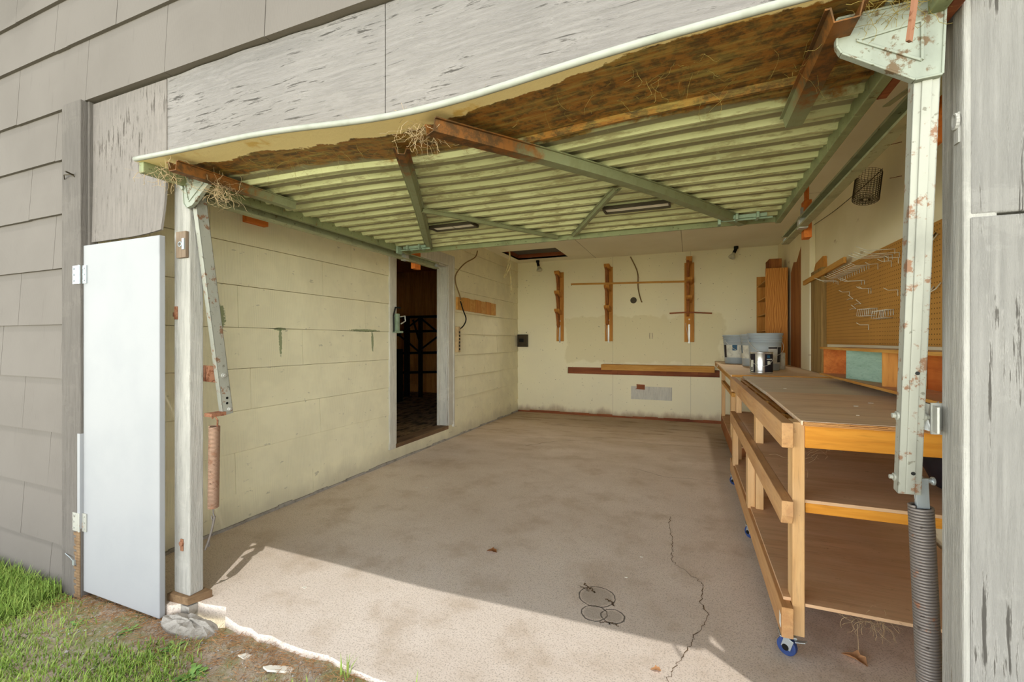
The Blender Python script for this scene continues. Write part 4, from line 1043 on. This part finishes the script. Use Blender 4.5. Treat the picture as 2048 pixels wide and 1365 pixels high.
# electrical odds and ends on the back wall
p = onY(1267, 601, YB-.003)
m = MB().cyl(p+Vector((0, .003, 0)), p+Vector((0, -.004, 0)), .048, n=18)
tag(m.build('junction_box', 'dark_steel', bevel=.002), 'round dark open junction box in the back wall', 'junction box')
p = onY(1302, 672, YB-.002); m = MB()
for dx in (-.016, .016): m.tube([p+Vector((dx, 0, -.045)), p+Vector((dx*1.3, -.002, 0)), p+Vector((dx, 0, .045))], .003, 5)
tag(m.build('outlet_bracket', 'dark_steel'), 'pair of small curved outlet slots in the back wall', 'outlet')
p = onY(1280, 775, YB-.002)
tag(MB().prism([(p.x-.075, p.z-.03), (p.x+.072, p.z-.035), (p.x+.072, p.z+.04), (p.x-.05, p.z+.045), (p.x-.05, p.z-.02)], 'Y', YB-.006, YB-.0005).build('wall_patch', 'red_x'), 'small brown wood scrap patch low on the back wall', 'patch')
tag(MB().box(-.85, -.25, YB-.004, YB-.0005, .30, .50).build('wall_cover', 'casing_paint', bevel=.001), 'whiter rectangular patch low on the back wall', 'patch')
eb = thing('electric_box', (-2.62, 7.0, 1.08), 'dark metal switch box in the back left corner', 'electric box')
MB().box(-2.715, -2.545, 6.99, 7.068, 1.10, 1.31).build('case', 'dark_steel', eb, bevel=.004); MB().box(-2.68, -2.60, 6.975, 6.99, 1.18, 1.24).build('switch', 'black', eb, bevel=.004)
FILL_POWER = 42.0
def flood(p, d, lab):
    p = Vector(p); d = Vector(d).normalized(); t = thing('flood_lamp', tuple(p), lab, 'lamp')
    MB().cyl(p, p-Vector((0, 0, .035)), .03, n=16).cyl(p-Vector((0, 0, .03)), p-Vector((0, 0, .03))+d*.07, .022, n=14).build('socket', 'black', t)
    q = p-Vector((0, 0, .03))+d*.07
    MB().lathe([(.018, 0), (.024, .02), (.045, .06), (.048, .075), (.035, .085), (0, .09)], q, 24, d).build('bulb', 'glass_bulb', t, smooth=True)
    ld = bpy.data.lights.new('fill_spot', 'SPOT'); lo = bpy.data.objects.new('fill_spot', ld); COL.objects.link(lo); lo.parent = t  # added fill light for the dark back half; the bulb itself is unlit
    ld.energy = FILL_POWER; ld.spot_size = math.radians(80); ld.spot_blend = 1; ld.shadow_soft_size = .045; ld.color = (1, .93, .80)
    lo.location = q+d*.14-p; lo.rotation_euler = Vector((d.x, -.95, -1)).to_track_quat('-Z', 'Y').to_euler()
flood((-2.33, 6.93, ZC-.001), (.25, -.1, -1), 'flood bulb with an added fill light, on the ceiling near the attic hatch'); flood((.60, 6.93, ZC-.001), (-.45, -.2, -1), 'flood bulb with an added fill light, on the ceiling at the right of the back wall')
# cords
def cord(name, pts, r, mat, lab, sub=6):
    P = [Vector(p) for p in pts]; out = []
    for i in range(len(P)-1):
        p0, p1, p2, p3 = P[max(i-1, 0)], P[i], P[i+1], P[min(i+2, len(P)-1)]
        for k in range(sub):
            t = k/sub; out.append(.5*((2*p1)+(-p0+p2)*t+(2*p0-5*p1+4*p2-p3)*t*t+(-p0+3*p1-3*p2+p3)*t**3))
    out.append(P[-1]); o = MB().tube(out, r, 7).build(name, mat, smooth=True)
    if lab: tag(o, lab, 'cord')
    return o
cord('brown_cable', [onY(1261, 514, YB-.02), onY(1275, 545, YB-.02), onY(1276, 575, YB-.02), onY(1281, 598, YB-.02), onY(1284, 605, YB-.025)], .009, 'cord_brown', 'brown cable end hanging from the top of the back wall')
YC = 6.05
cord('hanging_cord', [onY(1019, 497, YC), onY(1019, 522, YC), onY(1012, 545, YC), onY(1008, 556, YC), onY(1014, 548, YC), onY(1021, 530, YC), onY(1016, 524, YC), onY(1019, 535, YC+.02), onY(1022, 560, YC), onY(1022, 585, YC)], .012, 'cord_white', 'looped white cord with a plug hanging from the ceiling')
cord('cable', [onX(955, 502, -2.70), onX(950, 515, -2.70), onX(930, 527, -2.70), onX(913, 547, -2.70), onX(911, 565, -2.70), onX(919, 590, -2.70), onX(921, 600, -2.68)], .008, 'cord_brown', 'brown cable running down the left wall to the wooden strip')
cord('black_cord', [onX(921, 603, -2.66), onX(926, 620, -2.66), onX(932, 638, -2.66), onX(927, 652, -2.66), onX(915, 662, -2.68)], .008, 'black', 'black cord from the wooden strip down to the power strip')
ps = thing('power_strip', (-2.70, 4.87, 1.03), 'beige power strip fixed to the left wall beside the doorway', 'power strip')
MB().box(-2.716, -2.665, 4.845, 4.90, 1.06, 1.38).build('case', 'strip_beige', ps, bevel=.006)
for i in range(6): MB().box(-2.666, -2.662, 4.858, 4.888, 1.085+i*.042, 1.112+i*.042).build('socket', 'black', ps)
kr = thing('wood_strip', (-2.71, 5.5, 1.58), 'row of joined pine blocks on the left wall beyond the doorway', 'wood strip')
y = 4.90
for i in range(7):
    L = .17 if i else .16; MB().box(XL+.008, XL+.035, y, y+L-.003, 1.595-.002*i, 1.755+.006*(i % 2)).build('block', 'pine_z' if i % 2 else 'pine_x', kr, bevel=.002); y += L
# latch on the doorway jamb
lt = thing('door_latch', (-2.71, 3.63, 1.25), 'pale green spring latch on the near jamb of the doorway', 'latch')
MB().box(-2.716, -2.672, 3.62, 3.66, 1.30, 1.47).box(-2.70, -2.66, 3.58, 3.70, 1.28, 1.30).build('latch_body', 'latch_green', lt, bevel=.003)
MB().tube([(-2.68, 3.575, 1.29), (-2.68, 3.57, 1.45), (-2.68, 3.60, 1.53), (-2.68, 3.68, 1.53)], .008).build('lever', 'black', lt)
MB().tube([(-2.66, 3.65, 1.44), (-2.65, 3.71, 1.45), (-2.65, 3.72, 1.40), (-2.66, 3.66, 1.37)], .007).build('handle', 'galv', lt)
# rack frames in the side room
rk_ = thing('storage_rack', (-4.2, 6.6, .17), 'black metal bed-style frames leaning in the dark side room', 'rack')
YR = 6.9
def PX(px, py, Y=YR): return onY(px, py, Y)
for (px_) in (814, 841):
    a = PX(px_, 634); MB().box(a.x-.045 if px_ == 814 else a.x-.03, a.x+.045 if px_ == 814 else a.x+.03, YR-.03, YR+.03, .17, a.z+.0).build('post', 'black', rk_)
for py_ in (634, 663, 706, 745):
    a, b = PX(792, py_+1), PX(900, py_-1); MB().bar(a, b, .03, .045).build('rail', 'black', rk_)
for (p0, p1) in (((841, 636), (905, 690)), ((841, 700), (900, 655)), ((841, 636), (795, 672)), ((795, 668), (841, 706)), ((826, 640), (841, 690))):
    MB().bar(PX(*p0, YR-.03), PX(*p1, YR-.03), .02, .03).build('cross_brace', 'black', rk_)
a = PX(783, 700, 6.2); tag(MB().box(a.x-.1, a.x+.16, 6.1, 6.3, .17, 1.06).build('dark_cabinet', 'black', bevel=.004), 'low dark box seen at the near side of the doorway in the side room', 'box')
# wire cage on the right wall
cg = thing('wire_cage', (1.03, 3.55, 2.05), 'cylindrical wire mesh cage hanging high on the right wall', 'wire cage')
m = MB(); n = 26; ax = Vector((-.18, -.25, -1)).normalized(); c = onX(1738, 348, 1.02); a = ax.orthogonal().normalized(); b = ax.cross(a); V = []
for j in range(15):
    for i in range(n): V.append(c+ax*(j*.0125)+(a*math.cos(2*math.pi*i/n)+b*math.sin(2*math.pi*i/n))*.066)
m.add(V, [(j*n+i, j*n+(i+1) % n, (j+1)*n+(i+1) % n, (j+1)*n+i) for j in range(14) for i in range(n)]).build('mesh_cylinder', 'dark_steel', cg, wire=.0032)
m = MB()
V = [c+ax*(14*.0125)+(a*math.cos(2*math.pi*i/n)+b*math.sin(2*math.pi*i/n))*.066*k/5 for k in range(1, 6) for i in range(n)]
m.add(V, [(j*n+i, j*n+(i+1) % n, (j+1)*n+(i+1) % n, (j+1)*n+i) for j in range(4) for i in range(n)]).build('mesh_bottom', 'dark_steel', cg, wire=.003)
cord('wire', [onX(1765, 338, 1.10), onX(1758, 345, 1.04), onX(1725, 375, 1.05), onX(1690, 405, 1.10), onX(1655, 432, 1.11), onX(1600, 468, 1.12)], .0028, 'dark_steel', 'thin dark wire running along the right wall from the wire cage')
for k, (px_, py_) in enumerate(((1800, 284), (1800, 352))):
    p = onX(px_+4, py_, 1.13); tag(MB().cyl(p, p+Vector((-.05, .02, .0)), .002, n=6).build('nail', 'rust'), ('upper' if k == 0 else 'lower')+' long nail sticking out of the right wall beside the door arm', 'nail')
# dark fabric bundle behind bench
m = MB().lathe([(0, 0), (.06, .01), (.10, .05), (.11, .12), (.07, .2), (.02, .24), (0, .24)], (1.0, 2.30, .601), 18)
m.map(lambda v: (v.x+.02*math.sin(v.z*40), v.y+(v.y-2.3)*1.2, v.z)); tag(m.build('dark_bundle', 'label_dark', smooth=True), 'dark cloth bundle on the middle shelf at the back of the workbench', 'cloth')

# ================================================================== DEBRIS
def strands(c, n, size, r, droop=0, seglen=.03, steps=7):
    m = MB()
    for _ in range(n):
        p = Vector(c)+Vector((R(-1, 1)*size[0], R(-1, 1)*size[1], R(-1, 1)*size[2])); d = Vector((R(-1, 1), R(-1, 1), R(-1, 1))).normalized(); pts = [p]
        for k in range(steps):
            d = (d+Vector((R(-1, 1), R(-1, 1), R(-1, 1)-droop))*.7).normalized(); p = p+d*seglen*R(.4, 1); pts.append(p)
        m.tube(pts, r*R(.25, .8), 4)
    return m
def web(name, c, n, size, r, mat, lab, **k): tag(strands(c, n, size, r, **k).build(name, mat, smooth=True), lab, 'cobweb', kind='stuff')
web('cobweb', (-.80, 1.20, 1.872), 60, (.05, .05, .010), .0009, 'web', 'dusty cobweb tuft where the two long door braces meet', steps=8, seglen=.016)
web('cobweb', (-1.915, 1.33, 1.855), 70, (.03, .03, .016), .0010, 'web', 'nest-like straw tuft beside the left gusset plate', steps=8, seglen=.018)
web('cobweb', (-2.02, 1.18, 1.90), 60, (.09, .05, .015), .0010, 'web', 'dirty cobwebs at the left front corner of the garage door', seglen=.018)
web('cobweb', (.42, 1.19, 1.91), 80, (.07, .03, .012), .0008, 'web_dark', 'mossy cobwebs above the right gusset plate', seglen=.015)
web('cobweb', (-.3, 1.32, 1.92), 130, (.75, .10, .004), .0006, 'web_dark', 'fine cobweb threads over the rusty strip of the garage door', seglen=.02)
web('cobweb', (-1.3, 1.32, 1.915), 90, (.45, .08, .004), .0006, 'web_dark', 'fine cobweb threads at the left part of the rusty door strip', seglen=.02)
web('cobweb', (.60, 1.985, .180), 40, (.06, .015, .012), .0009, 'web', 'dusty cobweb clump hanging under the bottom shelf of the workbench', droop=.12, seglen=.014)
web('cobweb', (.46, 2.05, .76), 12, (.05, .04, .03), .0004, 'web', 'thin cobweb in the corner under the workbench top', seglen=.03)
m = MB().tube([(.575, 2.0, .15), (.58, 2.01, .10), (.585, 2.02, .04)], .0007, 4)
tag(m.build('cobweb_thread', 'web'), 'thread hanging from the cobweb clump to the dry leaf', 'cobweb')
def leaf(c, size, rot, mat, lab, curlz=.3):
    P = [(0, -.1), (.14, .0), (.30, .10), (.22, .28), (.38, .46), (.18, .56), (.10, .82), (0, 1.0), (-.08, .80), (-.22, .62), (-.34, .5), (-.2, .3), (-.28, .1), (-.1, .02)]
    m = MB(); V = []
    for (u, v) in P: V.append((u*size, v*size, curlz*size*abs(u)+.002+.1*size*math.sin(v*4)))
    V.append((0, .4*size, .003))
    n = len(P); V = [Matrix.Rotation(rot, 3, 'Z') @ Vector(v)+Vector(c) for v in V]
    m.add(V, [(i, (i+1) % n, n) for i in range(n)])
    o = m.build('dry_leaf', mat); sm = o.modifiers.new('solid', 'SOLIDIFY'); sm.thickness = .0008; tag(o, lab, 'leaf'); return o
leaf((.60, 2.0, .004), .08, .9, 'dry_leaf', 'pale dry leaf on the floor under the near end of the workbench', .5)
leaf((-1.02, 2.29, .003), .06, 1.5, 'dry_leaf_dark', 'brown dry leaf alone in the middle of the concrete floor')
leaf((-.10, 1.69, .003), .035, 1.7, 'dry_leaf', 'small tan leaf on the sunlit floor beside the crack')
def chips(pts, mat, z=.903):
    for (x, y, s1, lab) in pts:
        tag(MB().prism([(x-s1, y-s1*.5), (x+s1*.8, y-s1*.6), (x+s1, y+s1*.4), (x-s1*.4, y+s1*.6)], 'Z', z+.0003, z+.002).build('paint_chip', mat), lab, 'paint chip')
chips([(.62, 2.15, .006, 'small white paint chip near the front of the workbench top'), (.70, 2.45, .010, 'white flake in the middle of the workbench top'), (.80, 2.6, .012, 'white flake towards the back of the workbench top')], 'chip')
chips([(.55, 3.2, .010, 'white flake on the far plywood sheet of the workbench')], 'chip', .902)
# floor litter
chips([(-1.74, 1.62, .012, 'pale chip on the sunlit concrete near the slab edge'), (-2.0, 3.1, .012, 'pale chip on the concrete by the left wall'), (-.3, 2.3, .008, 'pale flake in the middle of the concrete floor'), (-.25, 2.55, .008, 'pale flake beside the floor crack')], 'chip', 0.0)

# ================================================================== GROUND OUTSIDE
def gz(x, y):
    return -.055+.028*max(0, min(1, (y-1.12)/.12))*max(0, min(1, (x+1.98)/.15))-.05*max(0, min(1, (-2.2-x)/.9))-.02*math.sin(x*3+1)*math.cos(y*4)-.04*max(0, min(1, (1.1-y)/.6))+.006*math.sin(x*31)*math.sin(y*27)
m = MB(); nx, ny = 150, 60; gx0, gx1, gy0, gy1 = -6, 3.0, -3.0, 1.31; V = []
for j in range(ny+1):
    for i in range(nx+1):
        x = gx0+(gx1-gx0)*i/nx; t = j/ny; yy = gy0+(gy1-gy0)*(1-(1-t)**2.2); V.append((x, yy, gz(x, yy)))
m.add(V, [(j*(nx+1)+i, j*(nx+1)+i+1, (j+1)*(nx+1)+i+1, (j+1)*(nx+1)+i) for j in range(ny) for i in range(nx)])
st(m.build('ground', 'soil', smooth=True, origin=(0, 0, 0)), 'bare soil and gravel in front of the garage')
def blade(m, x, y, h_, w_, lean, az, bz=None):
    z = gz(x, y) if bz is None else bz; d = Vector((math.cos(az), math.sin(az), 0)); n_ = Vector((-d.y, d.x, 0))
    P = [Vector((x, y, z-.005)), Vector((x, y, z+h_*.5))+d*lean*.35, Vector((x, y, z+h_*(1-.25*min(1, lean/h_))))+d*lean]
    m.add([P[0]-n_*w_, P[0]+n_*w_, P[1]+n_*w_*.8, P[1]-n_*w_*.8, P[2]], [(0, 1, 2, 3), (3, 2, 4)])
def dens(x, y):
    v = .5+.5*math.sin(x*5.1+2)*math.cos(y*7+x*2)
    e = 1 if x < -2.6 else max(0, min(1, (1.16-y+.06*math.sin(x*9))/.14))
    near = max(0, min(1, (1.25-y)/.1)) if x > -2.85 else 1
    return (.12+.88*v**1.5)*e*near if x > -2.9 else 1.0
gm = MB(); sm_ = MB(); cnt = 0
while cnt < 27000:
    x, y = R(-3.9, -.6), R(.55, 1.245)
    if random.random() > dens(x, y): continue
    cnt += 1
    tall = (.09 if x < -2.95 and y > .95 else .032)
    blade(gm, x, y, R(.4, 1.3)*tall, R(.0012, .0026), R(.2, 1.0)*tall, R(0, 6.28))
tag(gm.build('grass', 'grass', origin=(0, 0, 0)), 'green grass growing along the foot of the house wall', 'grass', kind='stuff')
for _ in range(5200):
    x = R(-3.1, -.3); y = 1.29-abs(random.gauss(0, .11)); z = gz(x, y)+R(.002, .012); a = R(0, 6.28); L = R(.008, .03)
    d = Vector((math.cos(a), math.sin(a), R(-.2, .4)))*L; sm_.tube([Vector((x, y, z)), Vector((x, y, z))+d], .0007, 3)
tag(sm_.build('straw', 'straw', origin=(0, 0, 0)), 'brown pine straw and dead roots along the slab edge', 'straw', kind='stuff')
pm = MB()
for _ in range(2600):
    x = R(-3.2, -.3); y = R(.6, 1.28); r = R(.002, .007)*(1.8 if random.random() < .05 else 1); z = gz(x, y)+r*.3
    q = [Vector((R(.6, 1)*r, 0, 0)), Vector((0, R(.6, 1)*r, 0)), Vector((-R(.6, 1)*r, 0, 0)), Vector((0, -R(.6, 1)*r, 0)), Vector((0, 0, R(.4, .8)*r)), Vector((0, 0, -r*.5))]
    M_ = Matrix.Rotation(R(0, 6), 3, 'Z'); pm.add([M_ @ v+Vector((x, y, z)) for v in q], [(0, 1, 4), (1, 2, 4), (2, 3, 4), (3, 0, 4), (1, 0, 5), (2, 1, 5), (3, 2, 5), (0, 3, 5)])
tag(pm.build('gravel', 'pebble', origin=(0, 0, 0)), 'pale gravel scattered in the soil', 'gravel', kind='stuff')
def weed(x, y, s_, lab, n=26):
    m = MB(); z = gz(x, y)
    for i in range(n):
        a = R(0, 6.28); L = s_*R(.4, 1); tilt = R(.15, .8); d = Vector((math.cos(a)*math.cos(tilt), math.sin(a)*math.cos(tilt), math.sin(tilt))); n_ = Vector((-math.sin(a), math.cos(a), 0)); P0 = Vector((x+R(-.3, .3)*s_, y+R(-.3, .3)*s_, z)); w_ = L*.16
        pr = [(.0, .1), (.25, .5), (.35, .25), (.5, .9), (.62, .5), (.78, 1), (1, 0)]
        V = []
        for (t, k) in pr: c2 = P0+d*L*t-Vector((0, 0, L*.35*t*t)); V += [c2+n_*w_*k, c2-n_*w_*k]
        m.add(V, [(2*j, 2*j+1, 2*j+3, 2*j+2) for j in range(len(pr)-1)])
    tag(m.build('weed', 'weed', origin=(x, y, z)), lab, 'weed')
weed(-1.72, 1.08, .07, 'leafy green weed clump just in front of the slab edge', 50)
weed(-1.95, 1.15, .055, 'low leafy weed between the white door foot and the gravel', 30)
weed(-2.25, 1.15, .05, 'small weed under the corner of the white door')
weed(-1.40, 1.12, .05, 'leafy weed at the bottom edge below the wood splinter', 40)
weed(-2.55, 1.12, .05, 'small broadleaf weed below the white door')
# tall single grass stems at the slab edge
for (x, y, lab) in ((-1.16, 1.27, 'tall arching grass tuft growing against the slab edge'), (-.85, 1.28, 'thin grass sprig at the slab edge near the bottom of the view')):
    m = MB()
    for i in range(9): blade(m, x+R(-.02, .02), y-R(0, .02), R(.04, .11), .0028, R(.01, .05), R(0, 6.28))
    tag(m.build('grass_tuft', 'grass'), lab, 'grass tuft')
z = gz(-1.4, 1.19)
tag(MB().prism([(-1.49, 1.195), (-1.46, 1.188), (-1.37, 1.215), (-1.368, 1.235), (-1.40, 1.232), (-1.47, 1.21)], 'Z', z+.004, z+.012).build('wood_splinter', 'chip'), 'long white painted wood splinter on the gravel', 'splinter')
z = gz(-1.62, 1.2)
tag(MB().prism([(-1.64, 1.205), (-1.60, 1.20), (-1.59, 1.225), (-1.62, 1.225)], 'Z', z+.004, z+.009).build('paint_flake', 'chip'), 'small white flake lying on the gravel left of the splinter', 'paint chip')
# broken lump of concrete at the slab corner
m = MB().lathe([(0, 0), (.09, 0), (.085, .03), (.05, .052), (0, .056)], (-2.02, 1.262, -.06), 22)
m.map(lambda v: (v.x+(v.x+2.02)*.9+R(-.008, .008), v.y+(v.y-1.262)*-.35+R(-.006, .006), -.065+(v.z+.065)*.85+R(-.010, .008)))
tag(m.build('concrete_chunk', 'old_concrete'), 'broken rough concrete chunk at the corner of the slab by the post', 'concrete')
# wall bits on siding: nail with wire on trim
tag(MB().tube([(-2.94, 1.233, 2.02), (-2.90, 1.215, 2.03), (-2.86, 1.225, 2.03), (-2.85, 1.234, 2.02)], .0025).cyl((-2.86, 1.236, 2.03), (-2.85, 1.20, 2.035), .004, n=8).build('cup_hook', 'dark_steel'), 'small bent wire hook near the top of the grey trim board', 'hook')
tag(MB().tube([(-2.93, 1.233, .125), (-2.87, 1.225, .12), (-2.84, 1.228, .10)], .002).box(-2.85, -2.835, 1.225, 1.234, .085, .11).build('cup_hook', 'zinc'), 'wire and plastic clip near the rotten foot of the trim board', 'hook')
m = MB()
for i in range(26):
    z0 = -.09+i*.014; m.box(-2.825-.03*abs(math.sin(i*1.3)), -2.8005, 1.2325, 1.236, z0, z0+.015)
st(m.build('trim_11', 'sill_wood'), 'rotten bare wood at the foot of the trim board')
st(MB().box(-2.822, -2.7995, 1.2325, 1.262, .27, .74).build('trim_12', 'white_panel'), 'strip of newer white paint on the trim board')
